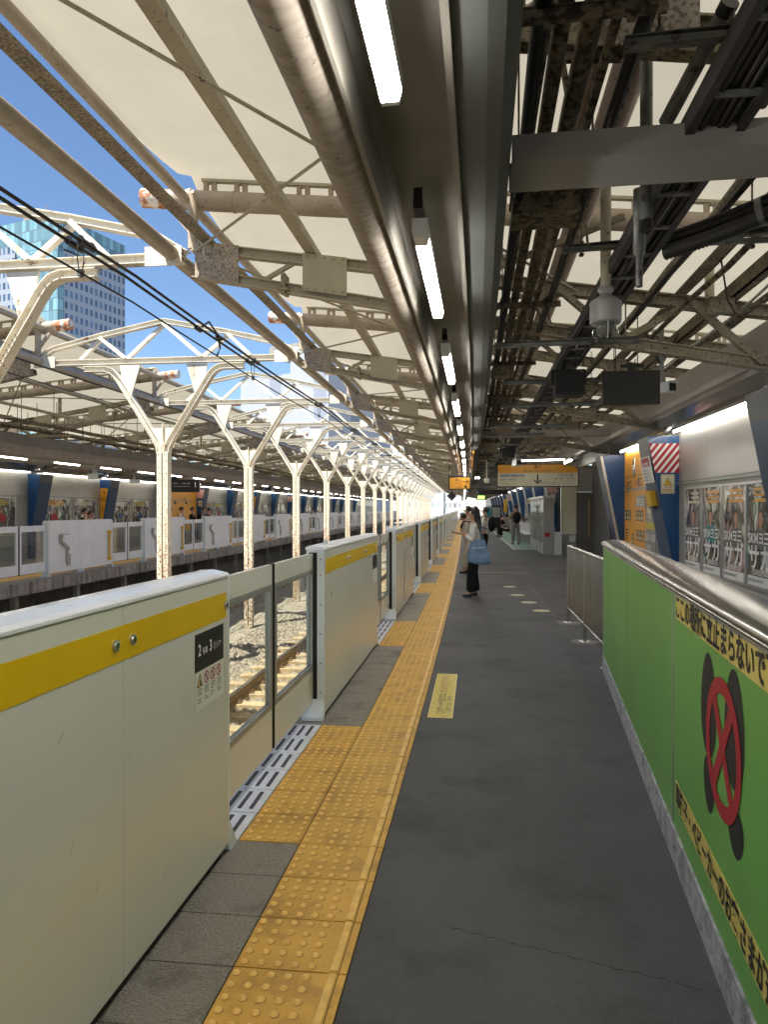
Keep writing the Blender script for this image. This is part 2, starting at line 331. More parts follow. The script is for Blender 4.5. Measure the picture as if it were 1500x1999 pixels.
# crack in the asphalt
m = MB(); pts = []
x = .03; yy = 3.0; rr = random.Random(3)
cr = [(0.12+.02*k+rr.uniform(-.004, .004)*0, 0) for k in range(1)]
P = [(-.05+.0185*k, 2.66-.0056*k+.006*math.sin(k*.37)+rr.uniform(-.008, .008)) for k in range(46)]
for k in range(45):
    (xa, ya), (xb, yb) = P[k], P[k+1]; wv = .0021+.001*math.sin(k*1.7)
    m.add([(xa, ya-wv, .0012), (xb, yb-wv, .0012), (xb, yb+wv, .0012), (xa, ya+wv, .0012)], [(0, 1, 2, 3)])
struct(m.build('paving_crack', ['ink']))
# seam lines in asphalt far off
m = MB(); m.ybox(1.10, 1.112, 8.4, 15.0, .0005, .002, 0); m.ybox(-.44, 2.6, 19.9, 19.94, .0005, .002, 0)
struct(m.build('paving_seam', ['bdark']))

# far platform
m = MB().ybox(FAR-5.2, FAR+1.52, Y0, YEND, -.24, 0, 0, 2); m.ybox(FAR-5, FAR-1.6, Y0, YEND, -2.7, -.34, 1, 2)
for k in range(40):
    yv = 2+2.4*k; m.box(FAR+1.1+B(yv), FAR+1.22+B(yv), yv, yv+.12, -2.7, -.245, 1)
struct(m.build('far_platform', ['edge_conc', 'concrete']))
m = MB()
for k in range(90):                                                # edge kerb stones
    ya = -1+1.2*k; m.ybox(FAR+1.28, FAR+1.53, ya+.006, ya+1.194, -.20, .02, 0, 1.2)
struct(m.build('far_platform_kerb', ['edge_conc']))
m = MB().ybox(FAR+.40, FAR+.86, Y0, YEND, .002, .008, 0, 2); m.ybox(FAR+.86, FAR+1.2, Y0, YEND, .002, .006, 1, 2)
struct(m.build('far_tactile_paving', ['tactile', 'tile']))

# ballast: real relief between the platforms
m = MB(); rr = random.Random(5); nx, ny = 150, 420
for (x0, x1, y0, y1, nx, ny, am) in ((-9.2, -5.2, Y0, 60, 20, 120, .05), (-5.2, -1.35, 4.0, 19.0, 120, 420, .045), (-5.2, -1.35, Y0, 4.0, 12, 30, .03), (-5.2, -1.35, 19.0, YEND, 16, 200, .03)):
    vs = []
    for j in range(ny+1):
        for i in range(nx+1):
            xx = x0+(x1-x0)*i/nx; yy = y0+(y1-y0)*j/ny; e = 0 if i in (0, nx) or j in (0, ny) else 1
            z = -1.30+am*e*(noise.cell(Vector((xx*14+.4*math.sin(yy*9), yy*14+.3*math.sin(xx*11), 0)))-.5)+.02*e*rr.uniform(-1, 1)
            vs.append((xx+B(yy), yy, z))
    m.add(vs, [(j*(nx+1)+i, j*(nx+1)+i+1, (j+1)*(nx+1)+i+1, (j+1)*(nx+1)+i) for j in range(ny) for i in range(nx)], 0)
tag(m.build('ballast', ['ballast']), 'grey and tan stone ballast between the two platforms', 'ballast', kind='stuff')
def track(xc, label, ns):
    root = empty('railway_track', label, 'railway track', 'pair of railway tracks')
    for sx in (-.5335, .5335):
        x = xc+sx; m = MB().ysweep([(x-.062, -1.26), (x+.062, -1.26), (x+.062, -1.245), (x+.009, -1.23), (x+.009, -1.155), (x+.032, -1.145), (x+.032, -1.118), (x-.032, -1.118), (x-.032, -1.145), (x-.009, -1.155), (x-.009, -1.23), (x-.062, -1.245)], Y0, YEND, 2, 0)
        m.ybox(x-.030, x+.030, Y0, YEND, -1.1175, -1.115, 1, 2); m.build('rail', ['rail', 'rail_top'], root)
    me = MB().box(-1.0, 1.0, -.11, .11, -1.42, -1.262)
    for sx in (-.5335, .5335):
        for d in (-.09, .09): me.box(sx+d-.03, sx+d+.03, -.05, .05, -1.262, -1.235, 1).box(sx+d-.012, sx+d+.012, -.012, .012, -1.235, -1.20, 1)
    me = me.mesh('sleeper', ['sleeper', 'rail'])
    for k in range(ns):
        yv = 3.6+.58*k; o = bpy.data.objects.new('sleeper', me); C.objects.link(o); o.parent = root; o.location = (xc+B(yv), yv, 0); o.rotation_euler = (0, 0, -math.atan(dB(yv)))
track(-3.02, 'sunlit railway track beside the near platform gates', 60); track(-7.94, 'shaded railway track beside the far platform', 40)

# ================================================================== NEAR PLATFORM GATES
def housing(L, name, label, near=True, seams=(.95, 1.9), lbl=False, txt=None, two=None, sensor=False):
    root = empty(name, label, 'platform gate', 'platform gate housings along the near platform')
    pr = [(0, .045), (0, 1.262), (-.004, 1.268), (-.143, 1.268), (-.143, .045)]
    def body(y0, y1):
        m = MB()
        ys = [y0]+[s for s in seams if y0 < s < y1]+[y1]
        for a, b in zip(ys[:-1], ys[1:]):
            m.prof((0, a+.0012, 0), (0, b-.0012, 0), [(x, z) for x, z in pr], (0, 0, 1), 0)
        m.box(-.139, -.004, y0+.004, y1-.004, .05, 1.26, 1)
        m.box(-.12, -.02, y0+.05, y1-.05, .0, .046, 1)
        m.build('gate_body', ['gate', 'dark'], root)
        c = MB().prof((0, y0-.004, 0), (0, y1+.004, 0), [(.006, 1.2695), (.006, 1.279), (-.012, 1.289), (-.075, 1.301), (-.135, 1.297), (-.149, 1.285), (-.149, 1.2695)], (0, 0, 1), 0, False)
        c.build('top_cover', ['gate_top'], root)
        MB().box(.0005, .0025, y0+.035, y1-.035, 1.088, 1.202).build('yellow_band', ['yellow_band'], root)
    if two: body(0, two[0]); body(two[1], L)
    else: body(0, L)
    # end posts (white) with the black door slot, screws and bolted feet
    for ye, sg in ((0, -1), (L, 1)):
        m = MB(); a, b = sorted((ye, ye+sg*.014))
        m.box(-.139, -.122, a, b, .02, 1.262, 0).box(-.056, -.001, a, b, .02, 1.262, 0).box(-.122, -.056, a, b, 1.252, 1.262, 0)
        m.box(-.122, -.056, min(ye, ye+sg*.006), max(ye, ye+sg*.006), .1, 1.249, 1)
        for z in (.2, .42, .64, .86, 1.08, 1.2):
            for x in (-.130, -.03):
                m.prof((x, ye+sg*.014, z), (x, ye+sg*.018, z), [(.006*math.cos(t), .006*math.sin(t)) for t in [k*math.pi/4 for k in range(8)]], (0, 0, 1), 2)
        po = m.build('end_post', ['gate_end', 'dark', 'screw'], root)
        f = MB(); e = ye+sg*.015; e2 = ye+sg*.085
        f.add([(-.16, e, .004), (.004, e, .004), (.004, e2, .004), (-.16, e2, .004), (-.145, e, .15), (-.004, e, .15), (-.06, e2, .03), (-.16, e2, .03), (.004, e2, .03)],
              [(0, 1, 2, 3), (4, 5, 1, 0), (4, 7, 6, 5), (5, 6, 8), (5, 8, 2, 1), (4, 0, 3, 7), (7, 3, 2, 8, 6)], 0)
        for x in (-.12, -.03): f.lathe([(0, .012), (.008, .012), (.008, 0)], (x, e2-sg*.02, .03), 8, 1)
        f.build('foot', ['gate_end', 'screw'], po)
    lk = []
    for s in seams: lk += [s-.055, s+.055]
    lk.append(L-.045)
    if two: lk = [.15, two[1]+.3, L-.2]
    for y in lk:
        MB().prof((.003, y, 1.145), (.010, y, 1.145), [(.019*math.cos(t), .019*math.sin(t)) for t in [k*math.pi/8 for k in range(16)]], (0, 0, 1), 0).prof((.010, y, 1.145), (.0125, y, 1.145), [(.012*math.cos(t), .012*math.sin(t)) for t in [k*math.pi/8 for k in range(16)]], (0, 0, 1), 1).box(.0125, .0135, y-.002, y+.002, 1.137, 1.153, 2).build('lock', ['alu', 'steel', 'dark'], root)
    if two:
        MB().box(-.10, -.01, two[0]+.01, two[1]-.01, .06, 1.2, 0).box(.0, .02, two[0]-.02, two[1]+.02, .28, .46, 1).box(.0, .02, two[0]-.02, two[1]+.02, .95, 1.13, 1).build('hinge', ['dark', 'alu'], root)
    if lbl:
        ya, yb = L-.38, L-.07
        lb = MB().box(.0008, .0026, ya, yb, .752, .9095, 0).box(.0008, .0026, ya, yb, .9105, 1.066, 1).build('door_number_label', ['white_label', 'black'], root)
        if txt:
            for s_, yy, zz, h, bo in (('2', ya+.025, .985, .052, .02), ('号車', ya+.068, .985, .025, .01), ('3', ya+.145, .985, .052, .02), ('番ドア', ya+.188, .985, .025, .01)):
                text(s_, (.0028, yy, zz-.01), (0, 1, 0), (0, 0, 1), h, lb, 'white_print', bold=bo, sx=.9)
            # four small warning pictograms
            p = MB(); y = ya+.045
            p.add([(.003, y-.032, .846), (.003, y+.032, .846), (.003, y, .903)], [(0, 1, 2)], 2).add([(.0034, y-.023, .851), (.0034, y+.023, .851), (.0034, y, .892)], [(0, 1, 2)], 3)
            p.add([(.0038, y-.004, .853), (.0038, y+.014, .853), (.0038, y+.006, .875), (.0038, y-.006, .870)], [(0, 1, 2, 3)], 1)
            for q in range(3):
                y = ya+.115+.068*q; z = .872
                p.ring((.0034, y, z), (0, 1, 0), (0, 0, 1), .020, .0265, 24, 0)
                p.disc((.0034, y+.002, z+.012), (0, 1, 0), (0, 0, 1), .004, 10, 1)
                p.add([(.0034, y-.004, z+.008), (.0034, y+.006, z+.008), (.0034, y+.004, z-.004), (.0034, y-.003, z-.004)], [(0, 1, 2, 3)], 1)
                p.add([(.0034, y-.003, z-.004), (.0034, y+.001, z-.004), (.0034, y-.008, z-.017), (.0034, y-.011, z-.016)], [(0, 1, 2, 3)], 1)
                p.add([(.0034, y+.001, z-.004), (.0034, y+.004, z-.004), (.0034, y+.010, z-.015), (.0034, y+.007, z-.016)], [(0, 1, 2, 3)], 1)
                p.add([(.0038, y-.017, z+.013), (.0038, y-.013, z+.017), (.0038, y+.017, z-.013), (.0038, y+.013, z-.017)], [(0, 1, 2, 3)], 0)
            rr = random.Random(2)
            for q in range(4):                                        # fine print columns
                y = ya+.022+.072*q
                for r_ in range(5):
                    z = .832-.011*r_-(.007 if r_ > 2 else 0); x1 = y+rr.uniform(.02, .05)
                    while y < x1-.004:
                        dx = rr.uniform(.002, .006); p.add([(.003, y, z), (.003, y+dx, z), (.003, y+dx, z+.0055), (.003, y, z+.0055)], [(0, 1, 2, 3)], 1); y += dx+.0018
                    y = ya+.022+.072*q
            p.build('pictograms', ['red', 'ink', 'ink', 'strip_yellow'], lb)
    # keyhole flap on the panel
    yk = .18
    MB().box(.0005, .0016, yk, yk+.075, .84, .98, 0).box(.0016, .005, yk+.045, yk+.053, .90, .93, 1).build('key_flap', ['gate', 'screw'], root)
    if sensor: MB().lathe([(.022, 0), (.021, .018), (.014, .03), (.0, .034)], (-.07, .35, 1.296), 14, 0).build('sensor_dome', ['white_plastic'], root)
    return root
def scuffs(root, L):
    m = MB(); rr = random.Random(8)
    for (y, z, dy, dz) in ((1.56, .93, .035, .03), (1.62, .60, .02, .03), (1.75, .42, .02, .02), (1.95, .75, .02, .018), (2.05, .50, .02, .006), (2.2, .22, .05, .045), (1.82, .08, .05, .04), (2.75, 1.06, .03, .005)):
        m.add([(.0009, y, z), (.0009, y+.0025, z-.001), (.0009, y+dy, z+dz), (.0009, y+dy-.002, z+dz+.001)], [(0, 1, 2, 3)])
    m.build('scuff_marks', ['screw'], root)
L = 2.87
g0 = housing(2.87, 'platform_gate', None, seams=(1.92,), lbl=True, txt=True); scuffs(g0, L)
put(g0, -1.166, .26, 0, 'nearest pale gate housing with the car 2 door 3 label and black warning panel')
# QR label on the top is left out
g1 = housing(2.82, 'platform_gate', None, lbl=True, sensor=True)
put(g1, -1.166, 5.21, 0, 'second gate housing, the one with a small round sensor on its top')
g2 = housing(2.95, 'platform_gate', None, seams=(), two=(1.15, 1.27), lbl=True, sensor=True)
put(g2, -1.160, 9.98, 0, 'third gate housing, split in two by a dark hinged gap')
g3 = housing(2.83, 'platform_gate', None, lbl=True)
put(g3, -1.155, 14.87, 0, 'fourth gate housing from the camera on the near platform')
for o in (g1, g2, g3): index_children(o)
o = copy_tree(g3); put(o, -1.166, -4.6, 0, 'gate housing behind the camera on the near platform')
for k, (a, b) in enumerate(GST[5:]):
    o = copy_tree(g2 if k % 4 == 3 else g3); put(o, -1.152, a, 0, '%s gate housing from the camera on the near platform' % ORD[k+5])
# sliding door leaves
def leaf(L):
    root = empty('sliding_door', None, 'sliding door', 'glass sliding door leaves of the near platform gates')
    x0, x1 = -.014, .014
    MB().box(x0, x1, 0, L, 1.125, 1.243).box(x0, x1, 0, L, .125, .375).build('door_rail', ['gate'], root)
    m = MB(); m.box(x0-.002, x1+.002, 0, L, 1.090, 1.1245, 0).box(x0-.002, x1+.002, 0, L, .3755, .41, 0)
    m.box(x0-.002, x1+.002, 0, .035, .4105, 1.0895, 0).box(x0-.002, x1+.002, L-.045, L, .4105, 1.0895, 0); m.build('window_frame', ['alu_dull'], root)
    MB().box(-.004, .004, .035, L-.045, .41, 1.09).build('glass_pane', ['glass'], root)
    MB().box(x0-.001, x1+.001, L+.0005, L+.014, .12, 1.246).build('rubber_edge', ['dark'], root)
    m = MB()
    for y in (.08, L/2, L-.1): m.prof((x1+.002, y, 1.107), (x1+.005, y, 1.107), [(.004*math.cos(t), .004*math.sin(t)) for t in [k*math.pi/3 for k in range(6)]])
    m.build('screws', ['alu'], root)
    return root
lf = leaf(1.0); index_children(lf); k = 0
for (a, b) in DOORS:
    for s in (0, 1):
        o = lf if k == 0 else copy_tree(lf); L = (b-a)/2
        yy = a if s == 0 else b
        o.scale = (1, (L-.014)/1.014, 1)
        put(o, -1.166-.104, yy, 0, None, rz=(0 if s == 0 else math.pi))
        n = (k//2)
        o['label'] = ('glass door leaf sliding out of the %s end of the %s gate opening' % ('near' if s == 0 else 'far', ORD[n])) if n else 'glass door leaf in the opening behind the camera, %s half' % ('near' if s == 0 else 'far')
        k += 1

# ================================================================== FAR PLATFORM GATES (track side faces the camera)
def far_housing(split=False):
    root = empty('platform_gate', None, 'platform gate', 'platform gate housings along the far platform'); L = 2.84
    m = MB()
    ys = [0, 1.2, L]
    for a, b in zip(ys[:-1], ys[1:]): m.box(-.15, 0, a+.004, b-.004, .1, 1.27, 0)
    m.box(-.145, -.004, .01, L-.01, .1, 1.265, 1); m.build('gate_body', ['gate_far', 'dark'], root)
    MB().box(-.155, .004, -.004, L+.004, 1.271, 1.30).build('top_cover', ['gate_far'], root)
    for ye in (-.05, L): MB().box(-.14, 0, ye, ye+.05, .05, 1.27, 0).box(-.18, .02, ye-.05, ye+.1, .0, .06, 0).build('end_post', ['gate_end'], root)
    MB().box(-.13, -.02, 1.2, 1.5, .0, .1, 0).build('foot', ['gate_end'], root)
    m = MB(); m.bar((.03, .42, .93), (.03, .48, .93), .05, .12, (0, 0, 1)); m.box(.0, .05, .38, .46, .80, .98)
    m.bar((.045, .44, .80), (.045, .74, .62), .03, .06, (0, 0, 1)); m.box(.0, .03, .66, .74, .28, .62).box(.0, .035, .70, .82, .10+.12, .5)
    m.build('emergency_lever', ['alu_dull', ], root)
    MB().box(.0, .004, .45, .85, .965, .975).build('lever_plate', ['screw'], root)
    MB().box(.03, .055, L-.22, L-.16, .22, 1.0).box(0, .05, L-.24, L-.10, .92, 1.0).box(0, .05, L-.24, L-.10, .22, .3).build('yellow_handle', ['handle_yellow'], root)
    return root
def far_leaf():
    root = empty('sliding_door', None, 'sliding door', 'glass sliding door leaves of the far platform gates'); L = 1.0
    MB().box(-.02, .02, 0, L, 1.07, 1.2).box(-.02, .02, 0, L, .15, .36).box(-.02, .02, 0, .05, .36, 1.07).box(-.02, .02, L-.07, L, .36, 1.07).build('door_frame', ['gate_far'], root)
    MB().box(-.004, .004, .05, L-.07, .36, 1.07).build('glass_pane', ['glass'], root)
    MB().box(-.022, .022, L+.001, L+.02, .14, 1.2).build('rubber_edge', ['dark'], root)
    return root
fh = far_housing(); fl = far_leaf(); index_children(fh); index_children(fl); XG = FAR+1.27
f0 = True; n = 0
ystarts = [15.15-4.85*2+4.85*k for k in range(0, 20)]
for k, y in enumerate(ystarts):
    o = fh if k == 0 else copy_tree(fh)
    put(o, XG, y, 0, '%s gate housing along the far platform, counted from the left edge' % ORD[k-1] if k > 1 else 'far platform gate housing outside the left edge, %s one' % ('outer' if k == 0 else 'inner'))
    for s in (0, 1):
        l_ = fl if (k == 0 and s == 0) else copy_tree(fl)
        yy = y+2.84+.05 if s == 0 else y+4.85-.05
        put(l_, XG-.08, yy, 0, 'glass leaf at the %s side of the far opening after the %s far housing' % ('near' if s == 0 else 'far', ORD[k+1]), rz=(0 if s == 0 else math.pi)); l_.scale = (1, .93, 1)
# ================================================================== CENTRE COLUMNS WITH CROSS TRUSSES
XC = -5.48
def y_column():
    root = empty('y_shaped_column', None, 'steel column', 'white rusting Y-shaped columns between the two tracks')
    m = MB()
    for s in (-1, 1): m.chan((s*.058, 0, -1.3), (s*.058, 0, 2.58), .085, .15, .012, (0, 1, 0), 0, flip=s)
    m.box(-.028, .028, -.05, .05, -1.28, 2.6, 0)
    rr = random.Random(4)
    for s in (-1, 1):
        for k in range(34):
            z = -1.1+.11*k; x = s*.058+.012*(-1)**k
            m.prof((x, -.0752, z), (x, -.083, z), [(.009*math.cos(t), .009*math.sin(t)) for t in [q*math.pi/3 for q in range(6)]], (0, 0, 1), 1)
    m.build('post', ['column_steel', 'rail'], root)
    for s in (-1, 1):
        m = MB(); path = [(s*.058, 2.56), (s*.075, 2.66), (s*.13, 2.78), (s*.82, 3.86), (s*.885, 3.95), (s*.96, 4.02), (s*1.07, 4.06), (s*1.46, 4.065)]
        for a, b in zip(path[:-1], path[1:]):
            d = Vector((b[0]-a[0], 0, b[1]-a[1])).normalized()*.006
            m.ibar((a[0]-d.x, 0, a[1]-d.z), (b[0]+d.x, 0, b[1]+d.z), .14, .10, .012, (0, 0, 1) if abs(d.z) < .0059 else (1, 0, 0), 0)
        for k in range(12):
            t = .05+.05*k; px = s*(.13+(.69)*t); pz = 2.78+1.08*t
            m.prof((px+s*.03, -.0752, pz), (px+s*.03, -.084, pz), [(.008*math.cos(t_), .008*math.sin(t_)) for t_ in [q*math.pi/3 for q in range(6)]], (0, 0, 1), 1)
        m.build('arm', ['white_steel', 'rail'], root)
    m = MB().plate([(-.21, -.02, 3.0), (.21, -.02, 3.0), (.04, -.02, 2.66), (-.04, -.02, 2.66)][::-1], (0, 1, 0), .03, 0); m.box(-.006, .006, -.06, -.0205, 2.55, 3.08); m.build('gusset', ['white_steel'], root)
    for s in (-1, 1):
        MB().plate([(s*.42, -.015, 4.115), (s*.80, -.015, 4.115), (s*.745, -.015, 3.80), (s*.60, -.015, 3.52)], (0, s, 0), .03, 0).build('gusset', ['white_steel'], root)
    return root
TOPN = [(-2.45, 4.22), (-2.1, 4.44), (-1.15, 4.66), (0, 4.885), (1.15, 4.66), (2.1, 4.44), (2.45, 4.22)]
def cross_truss():
    root = empty('cross_truss', None, 'roof truss', 'white cross trusses linking the two platform roofs')
    m = MB(); m.ibar((-2.42, 0, 4.19), (2.42, 0, 4.19), .12, .10, .012, (0, 0, 1)); m.build('bottom_chord', ['white_steel'], root)
    m = MB()
    for a, b in zip(TOPN[:-1], TOPN[1:]): m.ibar((a[0], 0, a[1]), (b[0], 0, b[1]), .12, .085, .012, (0, 0, 1))
    m.build('top_chord', ['white_steel'], root)
    zig = [(-1.58, 4.24), (-1.18, 4.62), (-.70, 4.24), (0, 4.84), (.70, 4.24), (1.18, 4.62), (1.58, 4.24)]
    for i, (a, b) in enumerate(zip(zig[:-1], zig[1:])):
        y = -.04 if i % 2 else .03
        MB().chan((a[0], y, a[1]), (b[0], y, b[1]), .06, .075, .01, (0, 1, 0)).build('diagonal', ['white_steel'], root)
    for s in (-1, 1):
        m = MB(); m.box(s*2.22-.2, s*2.22+.2, -.072, -.0652, 4.10, 4.30, 0)
        m.build('end_plate', ['white_steel', 'column_steel'], root); continue
        for k in range(6): m.prof((s*(2.05+.06*k), -.073, 4.17), (s*(2.05+.06*k), -.082, 4.17), [(.012*math.cos(t_), .012*math.sin(t_)) for t_ in [q*math.pi/3 for q in range(6)]], (0, 0, 1), 1)
    return root
yc = y_column(); ct = cross_truss(); index_children(yc); index_children(ct); first = True
for i, y in enumerate(YB):
    k = i-2                                                        # first column in view has k = 2 (Y 11.9)
    nm = 'behind the camera' if y < 0 else ('nearest, mostly outside the left edge' if k == 1 else '')
    a = yc if first else copy_tree(yc); b = ct if first else copy_tree(ct); first = False
    if k < 1: la, lb = 'white Y-shaped column behind the left edge, %s of two' % ORD[i+1], 'white cross truss overhead out of view, %s of two' % ORD[i+1]
    elif k == 1: la, lb = 'nearest white column, only its slanting rusty arm shows at the left edge', 'nearest white cross truss, in front of the glass tower'
    else: la, lb = '%s whole white Y-shaped column from the camera, rusting towards its foot' % ORD[k-1], '%s white cross truss from the camera, above the %s whole column' % (ORD[k], ORD[k-1])
    if i > 2: pass
    put(a, XC, y, 0, la); put(b, XC, y+.012, 0, lb)
# ================================================================== PLATFORM ROOFS (near, and mirrored over the far platform)
def zt(x): return 4.25-.155*(x+2.5)                                 # upper chord height over the near platform
def roof_truss(s):
    sooty = s < 0
    root = empty('roof_truss', None, 'roof truss', 'riveted trusses under the %s roof' % ('near' if s > 0 else 'far'))
    def X(x): return x if s > 0 else FAR-x
    mt = 'truss_l' if s > 0 else 'truss_d'; md = 'truss_d'
    def P(x, dz=0, y=0): return (X(x), y, zt(x)+dz)
    lo = lambda x: -.30-.035*(x+3)
    m = MB(); m.chan(P(-3.0, y=-.03), P(.15, y=-.03), .05, .10, .012, m=0).chan(P(-3.0, y=.03), P(.15, y=.03), .05, .10, .012, m=0, flip=-1); m.ibar(P(.15), P(3.9), .12, .12, .014, m=1)
    m.build('upper_chord', [mt, md], root)
    m = MB(); a = P(-3.0, -.27); b = P(.15, lo(.15)); m.chan((a[0], -.03, a[2]), (b[0], -.03, b[2]), .05, .10, .012, m=0).chan((a[0], .03, a[2]), (b[0], .03, b[2]), .05, .10, .012, m=0, flip=-1)
    c = P(3.6, lo(3.6)); m.ibar(b, c, .12, .11, .014, m=1); m.build('lower_chord', [mt, md], root)
    for x0, x1, mm in ((-2.95, -2.48, 'plate_rust'), (-1.80, -1.34, 'plate'), (-.35, .1, 'plate')):
        y = -.062; m = MB(); q = [(X(x0), y, zt(x0)+.055), (X(x1), y, zt(x1)+.055), (X(x1), y, zt(x1)-.335), (X(x0), y, zt(x0)-.325)]
        m.plate(q if s > 0 else q[::-1], (0, 1 if s < 0 else 1, 0), .008, 0)
        for zz in (.03, -.30):
            for k in range(5 if mm == 'plate' else 4):
                x = x0+.04+(x1-x0-.08)*k/(4 if mm == 'plate' else 3)
                m.prof((X(x), y-.0005, zt(x)+zz), (X(x), y-.014, zt(x)+zz), [(.014*math.cos(t_), .014*math.sin(t_)) for t_ in [q_*math.pi/3 for q_ in range(6)]], (0, 0, 1), 1)
        m.build('gusset_plate', [mm, 'tube_paint'], root)
    zz = [(.2, 0), (.75, 1), (1.35, 0), (2.0, 1), (2.65, 0), (3.3, 1)]
    for (xa, ta), (xb, tb) in zip(zz[:-1], zz[1:]):
        fa = lo(xa) if ta == 0 else 0; fb = lo(xb) if tb == 0 else 0
        MB().chan(P(xa, fa, -.03), P(xb, fb, -.03), .06, .07, .01, (0, 1, 0)).build('diagonal', [md], root)
    for xa, xb in ((-2.2, -1.9), (-.9, -.6)):
        MB().bar(P(xa, -.24), P(xb, -.04), .04, .04).build('diagonal', [mt], root)
    # posts up to the transverse tube
    MB().tube([P(-3.02, .0, .06), P(-3.02, .58, .06)], .055, 10).build('tube_post', ['tube_paint'], root)
    MB().bar(P(-2.93, .05, .06), P(-3.25, .40, .06), .05, .05).build('knee_brace', ['plate_rust'], root)
    for x in (-.5, 2.2): MB().tube([P(x, .0, .06), P(x, .45, .06)], .045, 8).build('tube_post', [mt], root)
    # bracket clamp on the lower chord
    m = MB(); x = -2.0; m.box(X(x)-.02, X(x)+.02, -.09, .09, zt(x)-.38, zt(x)-.18).box(X(x)-.06, X(x)+.06, -.10, .10, zt(x)-.355, zt(x)-.335); m.build('pipe_clamp', ['truss_d'], root)
    return root
def ztube(x): return 4.88-.10*(x+3)
def cross_tube(s):
    root = empty('roof_tube', None, 'roof tube', 'steel tubes across the %s roof' % ('near' if s > 0 else 'far'))
    def X(x): return x if s > 0 else FAR-x
    m = MB().tube([(X(-3.62), 0, ztube(-3.62)), (X(-3.30), 0, ztube(-3.30))], .10, 16, 0); m.build('tube_end', ['orange_rust'], root)
    m = MB().tube([(X(-3.30), 0, ztube(-3.3)), (X(-3.0), 0, ztube(-3)), (X(4.6), 0, ztube(4.6))], .105, 18, 0)
    m.tube([(X(-3.10), 0, ztube(-3.1)), (X(-3.06), 0, ztube(-3.06))], .118, 18, 0).tube([(X(-2.6), 0, ztube(-2.6)), (X(-2.58), 0, ztube(-2.58))], .112, 18, 0)
    m.build('tube', ['tube_paint'], root)
    for k in range(22):
        m = MB(); x = -2.86+.34*k; z = ztube(x)
        for dx in (-.045, .045): m.box(X(x+dx)-.025, X(x+dx)+.025, -.02, .02, z+.09, z+.20, 0)
        m.box(X(x)-.02, X(x)+.02, -.05, -.02, z+.165, z+.19, 1)
        m.build('fabric_bracket', ['tube_paint', 'truss_d'], root)
    m = MB(); m.prof((X(-2.95), 0, ztube(-2.95)+.215), (X(4.6), 0, ztube(4.6)+.215), [(-.03, -.015), (.03, -.015), (.03, .015), (-.03, .015)], (0, 0, 1)); m.build('fabric_clamp_rail', ['plate'], root)
    return root
